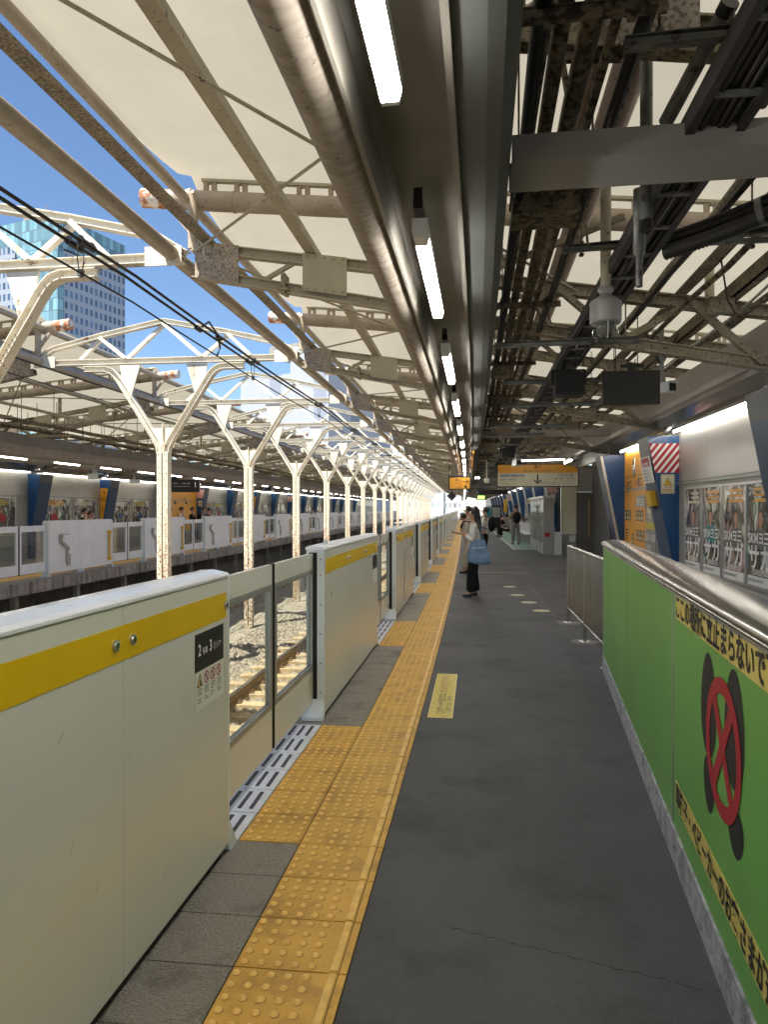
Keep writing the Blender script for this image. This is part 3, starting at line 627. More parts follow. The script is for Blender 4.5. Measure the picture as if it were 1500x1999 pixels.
for s in (1, -1):
    rt = roof_truss(s); xt = cross_tube(s); index_children(rt); index_children(xt); side = 'near' if s > 0 else 'far'
    for i, y in enumerate(YB):
        if s < 0 and i == 0: pass
        a = rt if i == 0 else copy_tree(rt); b = xt if i == 0 else copy_tree(xt); k = i-2
        put(a, 0, y, 0, ('riveted truss with gusset plates under the %s roof, %s from the camera' % (side, ORD[k])) if k > 0 else 'riveted truss under the %s roof behind the camera, %s of three' % (side, ORD[i+1]))
        put(b, 0, y+.14, 0, ('thick rusty-ended cross tube under the %s roof fabric, %s from the camera' % (side, ORD[k])) if k > 0 else 'thick cross tube under the %s roof fabric behind the camera, %s of three' % (side, ORD[i+1]))
    def X(x): return x if s > 0 else FAR-x
    # fabric membrane, sagging a little between the tubes
    m = MB(); nx = 26; ys = []; y = YB[0]+.14
    while y < YB[-1]: ys.append(y); y += .3
    vs = []
    for y in ys:
        t = ((y-.14-YB[0]) % 4.8)/4.8; sg = math.sin(math.pi*t)
        for i in range(nx+1):
            f = i/nx; x = -3.05-.09*sg+(8.2+.09*sg)*f; edge = 1-f
            z = ztube(x)+.235+.10*sg*(1-edge**6)-.20*sg**.35*edge**14
            vs.append((X(x)+B(y), y, z))
    n = nx+1; m.add(vs, [(j*n+i, j*n+i+1, (j+1)*n+i+1, (j+1)*n+i) for j in range(len(ys)-1) for i in range(nx)], 0, True)
    m.build('membrane_roof', ['membrane'])
    tag(C.objects['membrane_roof' if s > 0 else 'membrane_roof.001'], 'cream fabric membrane roof stretched over the %s platform' % side, 'canopy', 'fabric canopies over the two platforms')
    m = MB(); y = YB[0]+.14+1.6
    for q in range(58):
        yy = YB[0]+.14+1.6*q
        if q % 3 == 0: continue
        t = ((yy-.14-YB[0]) % 4.8)/4.8; sg = math.sin(math.pi*t); vs = []
        for i in range(nx+1):
            f = i/nx; x = -3.02+.06*sg+(8.2-.06*sg)*f; edge = 1-f; z = ztube(x)+.231+.10*sg*(1-edge**6)-.20*sg**.35*edge**14
            vs += [(X(x)+B(yy), yy-.018, z), (X(x)+B(yy), yy+.018, z)]
        m.add(vs, [(2*i, 2*i+1, 2*i+3, 2*i+2) for i in range(nx)], 0)
    # longitudinal members
    def long(nm, x, z, r, mat, lab, cat='roof tube', seg=12, grp=None, gap=False):
        ys_ = [YB[0]+1.2*k for k in range(int((YB[-1]-YB[0])/1.2)+1)]
        o = MB().tube([(X(x)+B(y), y, z) for y in ys_], r, seg).build(nm, [mat]); return tag(o, lab, cat, grp)
    long('eave_tube', -3.17, 4.22, .078, 'tube_paint', 'long round tube along the open eave of the %s roof, lowest at the sky edge' % side, grp='long eave tubes', seg=16)
    long('membrane_edge_tube', -3.10, 4.87, .055, 'tube_paint', 'thinner long tube carrying the fabric edge of the %s roof' % side, grp='long eave tubes')
    m = MB().ysweep([(X(-2.86), 4.33), (X(-2.74), 4.33), (X(-2.74), 4.35), (X(-2.84), 4.35), (X(-2.84), 4.47), (X(-2.86), 4.47)], YB[0], YB[-1], 1.6)
    tag(m.build('eave_angle_beam', ['pitted' if s > 0 else 'truss_d']), 'long pitted angle beam beside the eave tube of the %s roof' % side, 'roof beam', 'angle beams at the eaves')
    for xx, dz, lab in ((-1.72, .105, 'long flat purlin under the %s fabric, beside the light duct on its track side'), (1.9, .1, 'long purlin under the %s fabric above the cable tray'), (3.2, .1, 'long purlin under the %s fabric close to the wall')):
        m = MB().ysweep([(X(xx-.055), zt(xx)+dz-.04), (X(xx+.055), zt(xx)+dz-.04), (X(xx+.055), zt(xx)+dz+.04), (X(xx+.043), zt(xx)+dz+.04), (X(xx+.043), zt(xx)+dz-.028), (X(xx-.055), zt(xx)+dz-.028)], YB[0], YB[-1], 1.6)
        tag(m.build('purlin', ['truss_l' if xx < 0 else 'truss_d']), lab % side, 'purlin', 'long purlins under the fabric roofs')
    # thin bracing rods
    for i, y in enumerate(YB[:-1]):
        if s < 0 and i > 14: break
        for q in (0, 1):
            a = (-2.95, y, zt(-2.95)-.05); b = (.95, y+4.8, zt(.95)+.0)
            if q: a = (-2.95, y+4.8, zt(-2.95)-.05); b = (.95, y, zt(.95))
            o = MB().tube([(X(a[0])+B(a[1]), a[1], a[2]), (X(a[0]*.5+b[0]*.5)+B(a[1]*.5+b[1]*.5), a[1]*.5+b[1]*.5, a[2]*.5+b[2]*.5-.02+.03*q), (X(b[0])+B(b[1]), b[1], b[2])], .013, 6).build('bracing_rod', ['truss_l' if s > 0 else 'truss_d'])
            tag(o, 'thin crossing tie rod under the %s roof fabric, %s bay, %s rod' % (side, ORD[i+1], 'rising' if q else 'falling'), 'tie rod', 'thin crossed tie rods under the roofs')
    # light duct (bullnose tube, recessed soffit, side panel)
    cx, cz, r = -.500, 2.862, .085
    arc = [(cx+r*math.cos(t), cz+r*math.sin(t)) for t in [R(a) for a in range(180, 331, 15)]]; arc = [(-.585, 3.2)]+arc
    o = empty('light_duct', 'long %s' % ('bullnosed lighting duct over the near tactile paving' if s > 0 else 'brown lighting duct over the far platform edge'), 'lighting duct', 'lighting ducts over the platform edges')
    m = MB().ysweep([(X(a), b) for a, b in arc], YB[0], YEND, 1.2, 0, True, close=False)
    m.ysweep([(X(-.427), 2.815), (X(-.412), 2.79), (X(-.400), 2.792), (X(-.397), 2.84), (X(-.39), 2.93)], YB[0], YEND, 1.2, 1, close=False)
    m.build('bullnose', ['fascia_tube', 'duct_lip'], o)
    m = MB().ysweep([(X(-.39), 2.931), (X(-.36), 2.95), (X(-.11), 2.95), (X(-.11), 3.3), (X(-.6), 3.3), (X(-.6), 3.05)], YB[0], YEND, 1.2, 0, close=False); m.build('soffit', ['duct'], o)
    m = MB().ysweep([(X(-.111), 2.949), (X(-.111), 2.85), (X(-.088), 2.85), (X(-.088), 2.90)], YB[0], YEND, 1.2, 1, close=False)
    m.ysweep([(X(-.0875), 2.868), (X(.01), 2.865), (X(.06), 2.875), (X(.10), 2.93), (X(.115), 3.06), (X(.115), 3.3), (X(-.08), 3.305)], YB[0], YEND, 1.2, 0, close=False); m.build('side_panel', ['duct_green', 'duct_lip'], o)
    # batten lamps
    def batten():
        rt_ = empty('batten_lamp', None, 'batten lamp', 'white batten lamps under the %s duct' % side)
        c = MB().prof((0, 0, 0), (0, 1.30, 0), [(-.034, 0), (.034, 0), (.034, .05), (-.034, .05)], m=0); c.build('lamp_body', ['white_plastic'], rt_)
        MB().prof((0, .10, 0), (0, 1.285, 0), [(-.0335, -.001), (.0335, -.001), (.024, -.030), (-.024, -.030)], m=0).build('diffuser', ['lamp' if s > 0 else 'lamp_far'], rt_)
        MB().prof((0, -.005, 0), (0, .098, 0), [(-.035, -.001), (.035, -.001), (.026, -.034), (-.026, -.034)], m=0).build('end_cap', ['white_plastic'], rt_)
        MB().prof((0, 1.287, 0), (0, 1.305, 0), [(-.035, -.001), (.035, -.001), (.026, -.034), (-.026, -.034)], m=0).build('end_cap', ['white_plastic'], rt_)
        MB().box(-.02, .02, -.10, .1, .051, .09).box(-.018, .018, -.10, -.07, .05, .135).build('mount', ['black'], rt_)
        return rt_
    bt = batten(); index_children(bt); ly = [.72+2.30*k for k in range(-2, 42)]
    for k, y in enumerate(ly):
        o = bt if k == 0 else copy_tree(bt)
        put(o, X(-.268), y, 2.775, ('%s lit batten lamp from the camera under the near duct' % ORD[k-1] if k > 1 else 'batten lamp behind the camera, %s of two' % ORD[k+1]) if s > 0 else '%s lit batten lamp under the far duct counted from behind the camera' % ORD[k+1])
# cross beams over the near platform
for k in range(0, 7):
    y = 3.16+11.4*k
    m = MB(); m.box(.12, 3.0, -.15, .15, 3.04, 3.055, 0).box(.12, 3.0, -.148, -.138, 3.056, 3.15, 0).box(.12, 3.0, .138, .148, 3.056, 3.15, 0)
    o = m.build('cross_beam', ['beam_grey']); put(o, 0, y, 0); tag(o, 'smooth grey cross beam from the light duct to the wall, %s from the camera' % ORD[k+1], 'cross beam', 'grey cross beams over the near platform')

# ================================================================== OVERHEAD WIRES
def wire(x, z, r, lab, sag=.05, seg=7):
    ys_ = [YB[0]+.8*k for k in range(int((YEND-YB[0])/.8))]
    o = MB().tube([(x+B(y), y, z-sag*(1-((y-7.1) % 9.6-4.8)**2/23.)) for y in ys_], r, seg).build('overhead_wire', ['cable']); tag(o, lab, 'overhead wire', 'black overhead wires')
wire(-3.60, 4.03, .017, 'upper thick black feeder wire over the near track'); wire(-3.72, 4.035, .017, 'second thick black feeder wire running beside the upper one')
wire(-3.64, 3.76, .010, 'thin black contact wire below the pair of feeders'); wire(-7.3, 4.03, .016, 'black feeder wire over the far track'); wire(-7.32, 3.76, .010, 'thin contact wire over the far track')
def hanger():
    rt_ = empty('wire_hanger', None, 'wire hanger', 'clamps and loops holding the overhead wires')
    m = MB(); m.tube([(-.075, -.12, .0), (-.075, .12, 0)], .034, 8).tube([(.045, -.12, 0), (.045, .12, 0)], .034, 8).bar((-.1, 0, .0), (.07, 0, 0), .05, .03)
    for y in (-.09, .09): m.tube([(-.075, y-.02, .03), (-.075, y+.02, .03)], .02, 6).tube([(.045, y-.02, .03), (.045, y+.02, .03)], .02, 6)
    m.build('clamp', ['black'], rt_)
    m = MB(); m.tube([(-.03, -.02, 0), (-.035, -.02, -.14), (-.02, -.02, -.24)], .006, 5).tube([(.0, .02, 0), (.005, .02, -.14), (-.01, .02, -.24)], .006, 5).box(-.035, .005, -.03, .03, -.29, -.23); m.build('loop', ['galv'], rt_)
    return rt_
hg = hanger(); index_children(hg)
for k in range(12):
    y = 6.15+5.1*k; o = hg if k == 0 else copy_tree(hg)
    zz = 4.03-.05*(1-((y-7.1) % 9.6-4.8)**2/23.)
    put(o, -3.645, y, zz, '%s black clamp with a wire loop on the near overhead wires' % ORD[k+1])
m = MB(); c0 = W(-3.66, 9.35, 3.98)
m.tube([(c0[0]+.0, c0[1]-.3, c0[2]+.02), (c0[0]+.02, c0[1]-.1, c0[2]+.14), (c0[0]+.03, c0[1]+.2, c0[2]+.05), (c0[0]+.03, c0[1]+.32, c0[2]-.12), (c0[0]+.03, c0[1]+.2, c0[2]-.25)], .014, 6)
m.tube([(c0[0]-.06, c0[1]-.35, c0[2]), (c0[0]-.06, c0[1]-.2, c0[2])], .035, 7).tube([(c0[0]+.05, c0[1]+.15, c0[2]), (c0[0]+.05, c0[1]+.3, c0[2])], .035, 7)
tag(m.build('jumper_cable', ['cable']), 'looped black jumper cable between the feeder wires and the contact wire', 'cable')
# ================================================================== CEILING CLUTTER OVER THE NEAR PLATFORM
def ylong(nm, x, z, r, mat, lab, cat, grp, y0=Y0, y1=76, wob=0, seg=8, sd=1):
    rr = random.Random(sd); ys_ = []; y = y0
    while y < y1: ys_.append(y); y += .9
    o = MB().tube([(x+B(y)+wob*rr.uniform(-1, 1), y, z+wob*rr.uniform(-1, 1)) for y in ys_], r, seg).build(nm, [mat]); return tag(o, lab, cat, grp)
for i, (x, z, r, mt, lab) in enumerate((
    (.20, 3.33, .030, 'cable', 'thick black bundled cable nearest the light duct'), (.29, 3.36, .034, 'pipe_d', 'flaking brown pipe second from the light duct'), (.385, 3.35, .030, 'pipe_d', 'flaking brown pipe third from the light duct'),
    (.475, 3.36, .021, 'pipe_d', 'slim rusty pipe fourth from the light duct'), (.565, 3.32, .026, 'cable', 'black pipe fifth from the light duct'),
    (.68, 3.62, .035, 'pipe_d', 'sooty pipe above the row of pipes'), (.25, 3.55, .028, 'pipe_d', 'upper sooty pipe close to the light duct'), (.02, 3.42, .04, 'pipe_d', 'large sooty pipe on top of the light duct'))):
    ylong('conduit_pipe', x, z, r, mt, lab, 'pipe', 'pipes running along beside the light duct', wob=.006, sd=i)
ylong('drain_pipe', .80, 3.98, .10, 'pipe_pink', 'fat dusty pink pipe high over the platform', 'pipe', 'fat drain pipes', seg=16)
ylong('drain_pipe', .60, 4.02, .045, 'pipe_pink', 'narrower dusty pink pipe beside the fat pink pipe', 'pipe', 'fat drain pipes', seg=12)
ylong('conduit_pipe', 2.35, 3.34, .022, 'pipe_d', 'sooty pipe above the wall fascia, inner one', 'pipe', 'pipes above the wall fascia', wob=.01, sd=11)
ylong('conduit_pipe', 2.45, 3.42, .028, 'pipe_d', 'sooty pipe above the wall fascia, outer one', 'pipe', 'pipes above the wall fascia', wob=.01, sd=12)
m = MB().ysweep([(2.16, 3.42), (2.19, 3.42), (2.19, 3.54), (2.16, 3.54)], Y0, 76, 1.2, 0).ysweep([(2.16, 3.42), (2.26, 3.42), (2.26, 3.43), (2.19, 3.43)], Y0, 76, 1.2, 0)
tag(m.build('sooty_angle_beam', ['truss_d']), 'sooty angle beam running above the wall fascia', 'roof beam')
for i, (x, z, r, mt) in enumerate(((.20, 3.33, .04, 'pipe_d'), (.36, 3.4, .05, 'truss_l'), (.52, 3.3, .03, 'pipe_d'), (.8, 3.2, .1, 'tray'), (1.3, 3.25, .04, 'pipe_d'), (1.9, 3.2, .05, 'pipe_d'), (2.4, 3.3, .05, 'pipe_d'), (-.9, 3.55, .05, 'pipe_d'), (-1.6, 3.7, .035, 'truss_l'), (-.3, 3.5, .06, 'pipe_d'))):
    ylong('conduit_pipe', FAR-x, z, r, mt, '%s dark pipe under the far roof, counted from its duct' % ORD[i+1], 'pipe', 'pipes under the far roof', y0=6, y1=100, wob=.012, sd=40+i, seg=6)
def fst(x0, x1, z, q):
    r_ = empty('hanging_strut', 'sooty strut with hanging rods under the far roof, %s from the left' % ORD[q+1], 'hanging strut', 'struts hanging under the far roof')
    MB().bar((x0, 0, z), (x1, 0, z+.05), .05, .05).build('strut', ['truss_d'], r_)
    for k in range(5):
        x = x0+(x1-x0)*(k+.5)/5; MB().tube([(x, 0, z), (x, 0, 4.3)], .008, 5).build('hanger_rod', ['tray'], r_)
    return r_
for q in range(34):
    o = fst(FAR-2.4+.3*(q % 3), FAR+.6+.35*(q % 4), 3.22+.12*(q % 3), q); put(o, 0, 10.5+1.6*q, 0)
for i, (x, z, r, mt) in enumerate(((1.25, 3.45, .03, 'pipe_d'), (1.38, 3.3, .02, 'cable'), (1.62, 3.62, .045, 'truss_d'), (1.78, 3.36, .024, 'pipe_d'), (2.0, 3.7, .03, 'pipe_d'), (.45, 3.62, .05, 'pipe_d'), (.12, 3.7, .05, 'truss_d'), (2.75, 3.6, .035, 'pipe_d'))):
    ylong('conduit_pipe', x, z, r, mt, '%s sooty pipe in the upper layer over the near platform, counted from the track side' % ORD[i+1], 'pipe', 'upper layer of pipes under the near roof', wob=.012, sd=60+i)
for i, y in enumerate([3.35]+[YB[3]+1.6+4.8*(k//2)+1.5*(k % 2) for k in range(22)]):
    r_ = empty('roof_joist', '%s sooty cross joist with hanging brackets between the near roof trusses' % ORD[i+1], 'roof joist', 'cross joists between the near roof trusses')
    MB().ibar((.1, 0, zt(.1)+(.02 if i else -.02)), (3.9, 0, zt(3.9)+.02), .09, .13 if i else .17, .012, m=0).build('joist', ['truss_d'], r_)
    for x in (.35, 1.2, 2.1, 2.9):
        MB().bar((x, 0, zt(x)-.06), (x+.05, 0, zt(x)-.30-.08*((i+int(x*3)) % 3)), .05, .02).bar((x, .0, zt(x)-.14), (x+.28, 0, zt(x)-.16), .03, .04).build('bracket', ['pipe_d'], r_)
    if i == 0: MB().box(.55, .95, -.075, -.06, 3.66, 3.98).build('cover_plate', ['plate_rust'], r_)
    put(r_, 0, y, 0)
rr = random.Random(77)
for k in range(24):
    x = rr.uniform(.2, 1.6); y = 3.2+1.1*k; x2 = x+rr.choice((-1, 1))*rr.uniform(.5, 1.3); y2 = y+rr.uniform(-.9, .9)
    o = MB().bar(W(x, y, zt(x)+.05), W(x2, y2, zt(x2)-.35), .035, .045).build('bracing_bar', ['truss_d']); tag(o, '%s slanting sooty bracing bar under the near roof, counted away from the camera' % ORD[k+1], 'bracing bar', 'slanting bracing bars under the near roof')
# cable tray with black cables and rungs
root = empty('cable_tray', 'long black cable tray full of cables, running overhead to the far end', 'cable tray')
XT = .93
MB().ybox(XT-.115, XT-.10, Y0, 76, 3.10, 3.185).ybox(XT+.10, XT+.115, Y0, 76, 3.10, 3.185).ybox(XT-.10, XT-.08, Y0, 76, 3.10, 3.106).ybox(XT+.08, XT+.10, Y0, 76, 3.10, 3.106).build('side_rail', ['tray'], root)
rg = MB().box(-.10, .10, 0, .032, 3.107, 3.12).mesh('rung', ['galv'])
for k in range(95): o = bpy.data.objects.new('rung', rg); C.objects.link(o); o.parent = root; o.location = (XT+B(.2+.42*k), .2+.42*k, 0)
m = MB(); rr = random.Random(9)
for q in range(30):
    x = XT-.088+.0061*q; ys_ = [Y0+.5*k for k in range(170)]; ph = rr.random()*6
    m.tube([(x+B(y)+.010*math.sin(y*1.3+ph)+.004*rr.uniform(-1, 1), y, 3.135+.010*math.sin(y*.9+ph*2)+.016*(q % 4)) for y in ys_], rr.choice((.010, .012, .014)), 6)
m.build('cables', ['cable'], root)
# struts and hanging rods carrying pipes and tray
def strut(x0, x1, y, z, lab, mat='galv', sec=.042, dz=0):
    r_ = empty('hanging_strut', lab, 'hanging strut', 'channel struts hanging on rods under the near roof')
    MB().chan((x0, 0, z), (x1, 0, z+dz), sec, sec, .004, (0, 0, 1)).box(x0+.002, x1-.002, -.012, .012, z-.015, z+.015).build('strut', [mat], r_)
    for x in (x0+.12, x1-.12):
        MB().tube([(x, 0, z-.05), (x, 0, min(zt(x)+.1, 4.4))], .006, 6).box(x-.014, x+.014, -.014, .014, z-.045, z-.03).box(x-.014, x+.014, -.014, .014, z+.03, z+.045).build('hanger_rod', ['pipe_d'], r_)
    put(r_, 0, y, 0); return r_
strut(.50, 1.75, 2.62, 3.24, 'grey strut nearest the camera, at the upper right', dz=.03)
strut(.50, 1.75, 4.55, 3.21, 'dark strut crossing just above the dome camera pipe', dz=.06)
strut(.10, .62, 2.5, 3.29, 'short rusty strut under the pipes beside the cross beam', 'pipe_d')
for k in range(26):
    y = 6.0+1.95*k
    strut(.12+(k % 3)*.1, 1.3+.35*((k*7) % 4)/2, y, 3.0-.02*(k % 2)-.05*(k % 3 == 0), 'thin dark strut over the platform, %s behind the dome camera' % ORD[k+1], dz=.02)
for k in range(22):
    y = 3.6+2.4*k; strut(.06, .66, y, 3.285, 'short pipe strut beside the light duct, %s from the camera' % ORD[k+1], 'pipe_d')
# thin dangling rods and cables
rr = random.Random(21)
for k in range(30):
    x = rr.uniform(.3, 2.4); y = 4.5+1.35*k+rr.uniform(-.4, .4); zz = rr.uniform(2.9, 3.3); x2 = x+rr.uniform(-.5, .5); y2 = y+rr.uniform(-.6, .6)
    o = MB().tube([W(x, y, zt(x)+.1), W((x+x2)/2, (y+y2)/2, (zt(x)+zz)/2-.08), W(x2, y2, zz)], .008, 5).build('hanging_cable', ['cable' if k % 2 else 'pipe_d'])
    tag(o, 'thin %s cable slung under the near roof, %s from the camera' % ('black' if k % 2 else 'dusty brown', ORD[k+1]), 'cable', 'thin cables slung under the near roof')
# short fittings: junction boxes
for k, (x, y, z, a, b, c) in enumerate(((.36, 4.15, 3.24, .19, .25, .12), (2.1, 6.5, 3.3, .10, .1, .12), (1.55, 8.3, 3.1, .1, .1, .16), (.3, 8.8, 3.2, .12, .2, .16), (2.3, 11.5, 3.2, .25, .3, .3), (1.9, 12.9, 3.15, .2, .2, .2), (.5, 14.2, 3.1, .2, .3, .2), (2.0, 15.6, 3.2, .3, .3, .35), (.35, 18.5, 3.1, .25, .3, .25))):
    m = MB().box(-a, a, -b/2, b/2, 0, c, 0).box(-a-.01, a+.01, -b/2-.01, b/2+.01, c, c+.015, 0); o = m.build('junction_box', ['truss_d' if k else 'pipe_d']); put(o, x, y, z)
    tag(o, '%s sooty junction box among the pipes, counted away from the camera' % ORD[k+1], 'junction box', 'junction boxes under the near roof')
# thick corrugated hose bundle
root = empty('corrugated_hose', 'thick black corrugated hose with metal bands at the upper right', 'hose')
P = []; R_ = []
for k in range(121):
    t = k/120; P.append((1.08+1.05*t+.01*math.sin(t*9), 4.35-.75*t, 3.10+.12*t+.10*t*t)); R_.append(.044+.0045*(1 if k % 2 else -1))
MB().tube(P, R_, 14).build('hose', ['cable'], root)
m = MB()
for off in (.06, .09): m.tube([(x, y-.02, z+off) for x, y, z in P[::6]], .018, 7)
m.build('cables', ['cable'], root)
m = MB()
for k in (48, 82): m.tube([Vector(P[k])+Vector((0, 0, .03)), Vector(P[k+3])+Vector((0, 0, .03))], .078, 14)
m.build('metal_band', ['galv'], root)
root.location = (B(4), 0, 0)
# capped scaffold pipes
def sp(lab, pts, r, mat='galv', cap=True):
    r_ = empty('stub_pipe', lab, 'pipe', 'short grey pipe stubs near the cable tray')
    MB().tube(pts, r, 14).build('pipe', [mat], r_)
    if cap: MB().tube([pts[-1], Vector(pts[-1])+(Vector(pts[-1])-Vector(pts[-2])).normalized()*.05], r*1.12, 14).build('end_cap', ['black'], r_)
    return r_
o = sp('vertical grey pipe hanging in front of the cable tray', [(0, 0, .9), (0, 0, .0)], .030); put(o, .80, 3.6, 3.0)
o = sp('thin vertical pipe below the hanging grey pipe', [(0, 0, .5), (0, 0, .17), (0, 0, .165), (0, 0, 0)], [.03, .03, .017, .017] , cap=False) ; put(o, .80, 3.75, 2.72)
o = sp('slanting grey pipe with an open black end at the upper right', [(-.10, .45, -.1), (.02, 0, .1)], .035); put(o, .98, 3.1, 3.55)
# white wavy conduit along the fascia
m = MB(); pts = []
for k in range(40):
    t = k/39; y = 6.2+4.2*t; pts.append(W(2.55-.55*t+.03*math.sin(t*10), y, 3.62-.28*math.sin(t*2.2)-.12*t))
tag(m.tube(pts, .014, 7).build('white_conduit', ['white_plastic']), 'pale cable snaking above the wall fascia', 'cable')

# ------------------------------------------------------------------ hanging things
root = empty('dome_camera', 'silver dome camera with a clear bowl hanging on a cream pipe', 'dome camera')
MB().tube([(0, 0, 1.42), (0, 0, .36)], .034, 16).build('pipe', ['truss_l'], root)
MB().tube([(.0, 0, 1.28), (.035, 0, 1.22), (.12, 0, 1.17), (.5, 0, 1.14), (1.0, 0, 1.13)], .022, 10).build('elbow_conduit', ['plate'], root)
MB().lathe([(.0, .37), (.046, .37), (.050, .355), (.046, .34), (.035, .335), (.038, .315), (.060, .30), (.098, .275), (.102, .26), (.100, .25), (.1005, .145), (.096, .135), (.0, .135)], seg=32).build('housing', ['bgrey'], root)
MB().lathe([(.092, .134), (.093, .10), (.085, .06), (.062, .025), (.03, .006), (.0, .0)], seg=32).build('clear_bowl', ['glass'], root)
MB().lathe([(.055, .134), (.058, .10), (.05, .065), (.03, .045), (.0, .04)], seg=24).build('camera_core', ['bdark'], root)
MB().tube([(0, -.0935, .134), (0, -.094, .10), (0, -.086, .06), (0, -.062, .023)], .003, 5).build('bowl_seam', ['alu'], root)
put(root, .80, 4.72, 2.65)
root = empty('display_monitor', 'flat black hanging monitor seen from behind', 'monitor')
m = MB().prof((-.27, 0, .165), (.27, 0, .165), [(-.03, -.165), (.03, -.165), (.03, .165), (-.03, .165)], (0, 0, 1)); m.build('casing', ['black'], root)
for x in (-.16, -.145): MB().tube([(x, 0, .32), (x, 0, 1.1)], .005, 6).build('hanger_rod', ['black'], root)
MB().bar((.0, 0, .33), (.0, 0, .38), .05, .05).bar((-.1, 0, .38), (.12, 0, .38), .03, .03).build('bracket', ['black'], root)
put(root, 1.47, 7.15, 2.60)
def speaker():
    root = empty('loudspeaker', None, 'loudspeaker', 'black hanging loudspeakers')
    m = MB().prof((0, -.11, 0), (0, .11, 0), [(-.15, .0), (.15, .0), (.15, .20), (.12, .235), (-.12, .235), (-.15, .20)], (0, 0, 1)); m.build('cabinet', ['black'], root)
    m = MB().box(-.13, .13, -.118, -.111, .02, .2).build('grille', ['dark'], root)
    MB().bar((-.165, 0, .12), (-.165, 0, .27), .03, .03).bar((.165, 0, .12), (.165, 0, .27), .03, .03).bar((-.17, 0, .27), (.17, 0, .27), .03, .02).bar((-.05, 0, .28), (-.05, 0, .62), .04, .04).build('bracket', ['black'], root)
    return root
sp0 = speaker(); index_children(sp0); put(sp0, .93, 7.6, 2.765, 'black loudspeaker hanging beside the cable tray, in front of the monitor')
for (x, y, lab) in ((.75, 16.5, 'black loudspeaker above the big exit sign'), (FAR-1.25, 28.0, 'black loudspeaker over the far platform, left of the black sign'), (FAR-1.25, 42.0, 'small black loudspeaker over the far platform beside the third blue pillar'), (FAR-1.25, 55, 'farthest small black loudspeaker over the far platform')):
    o = copy_tree(sp0); put(o, x, y, 2.75, lab)
def cctv():
    root = empty('security_camera', None, 'security camera', 'boxy security cameras')
    MB().box(-.05, .05, -.16, .14, 0, .10, 0).box(-.055, .055, -.20, .12, .10, .108, 0).build('housing', ['gate_end'], root)
    MB().lathe([(0, 0), (.001, 0)], (0, 0, 0), 6).box(-.042, .042, -.168, -.161, .01, .09).build('lens', ['black'], root)
    MB().bar((0, 0, .11), (0, 0, .2), .06, .06).bar((0, 0, .2), (0, 0, .72), .035, .035).build('pole', ['alu_dull'], root)
    MB().bar((0, 0, .3), (-.25, 0, .7), .012, .012).bar((0, 0, .3), (.25, 0, .7), .012, .012).build('brace', ['black'], root)
    return root
cc = cctv(); index_children(cc); put(cc, 1.95, 7.9, 2.82, 'boxy camera beside the hanging monitor, near the fascia', rz=.5)
for (x, y, z, rz, sc, lab) in ((FAR-1.0, 21.2, 2.52, 1.2, 1.6, 'boxy white camera in front of the first blue pillar on the far platform'), (FAR-1.1, 24.1, 2.5, 2.0, 1.2, 'small camera between the first two far blue pillars'), (1.05, 18.0, 2.66, .2, 1.4, 'camera hanging just above the big exit sign')):
    o = copy_tree(cc); put(o, x, y, z, lab, rz=rz); o.scale = (sc,)*3
# second dome camera far away, lit tube lamps over the sign
root = empty('tube_lamp', 'bare lit tube slanting above the big exit sign', 'tube lamp', 'lit tubes above the exit sign')
MB().bar((-.55, 0, .04), (.75, -.5, .04), .10, .05).build('lamp_body', ['beam_grey'], root); MB().tube([(-.5, 0, 0), (.7, -.47, 0)], .022, 8).build('tube', ['lamp_wall'], root); put(root, 1.75, 20.2, 2.93)
root = empty('tube_lamp', 'short lit tube above the right end of the big exit sign', 'tube lamp', 'lit tubes above the exit sign')
MB().tube([(0, -1.3, 0), (0, 0, 0)], .022, 8).build('tube', ['lamp_wall'], root); MB().bar((0, -1.35, .05), (0, .05, .05), .10, .05).build('lamp_body', ['beam_grey'], root); put(root, 2.58, 20.6, 2.88)

# ------------------------------------------------------------------ hanging signs
root = empty('exit_sign', 'large hanging orange and cream exit sign with a downward arrow', 'exit sign')
WS, HS = 2.47, .72
MB().box(-WS/2, WS/2, -.02, .06, 0, HS, 0).build('casing', ['black'], root)
MB().box(-WS/2+.03, WS/2-.03, -.024, -.0205, .03, HS*.60, 0).build('cream_face', ['cream_sign'], root); MB().box(-WS/2+.03, WS/2-.03, -.024, -.0205, HS*.603, HS-.03, 0).build('orange_face', ['orange'], root)
X_ = (1, 0, 0); Z_ = (0, 0, 1); y_ = -.0245
text('東口', (0, y_, .585), X_, Z_, .085, root, 'ink', align='C', bold=.01)
text('East Exit  东口  동쪽 출구', (0, y_, .475), X_, Z_, .06, root, 'ink', align='C')
m = MB().box(-.022, .022, -.0285, -.0255, .16, .40).plate([(-.115, -.0255, .245), (-.115, -.0255, .20), (0, -.0255, .095), (.115, -.0255, .20), (.115, -.0255, .245), (0, -.0255, .145)], (0, -1, 0), .003); m.build('arrow', ['ink'], root)
MB().box(-1.14, -.40, -.026, -.0245, .315, .405).build('grey_label', ['alu_dull'], root)
text('神田三崎町・神田猿楽町方面', (-1.12, -.0265, .335), X_, Z_, .05, root, 'ink', fitw=.70)
text('西神田・神保町方面', (-1.12, y_, .21), X_, Z_, .05, root, 'ink', fitw=.48); text('日本大学', (-1.12, y_, .09), X_, Z_, .05, root, 'ink', fitw=.22)
text('都営三田線', (.92, y_, .34), X_, Z_, .055, root, 'ink', align='R', fitw=.30); MB().ring((1.02, -.026, .355), X_, Z_, .030, .050).build('line_symbol', ['ink'], root)
text('本郷・後楽・小石川方面', (1.10, y_, .235), X_, Z_, .05, root, 'ink', align='R', fitw=.60)
text('東京ドームシティ・東京ドームシティアトラクションズ', (1.10, y_, .115), X_, Z_, .045, root, 'ink', align='R', fitw=1.02)
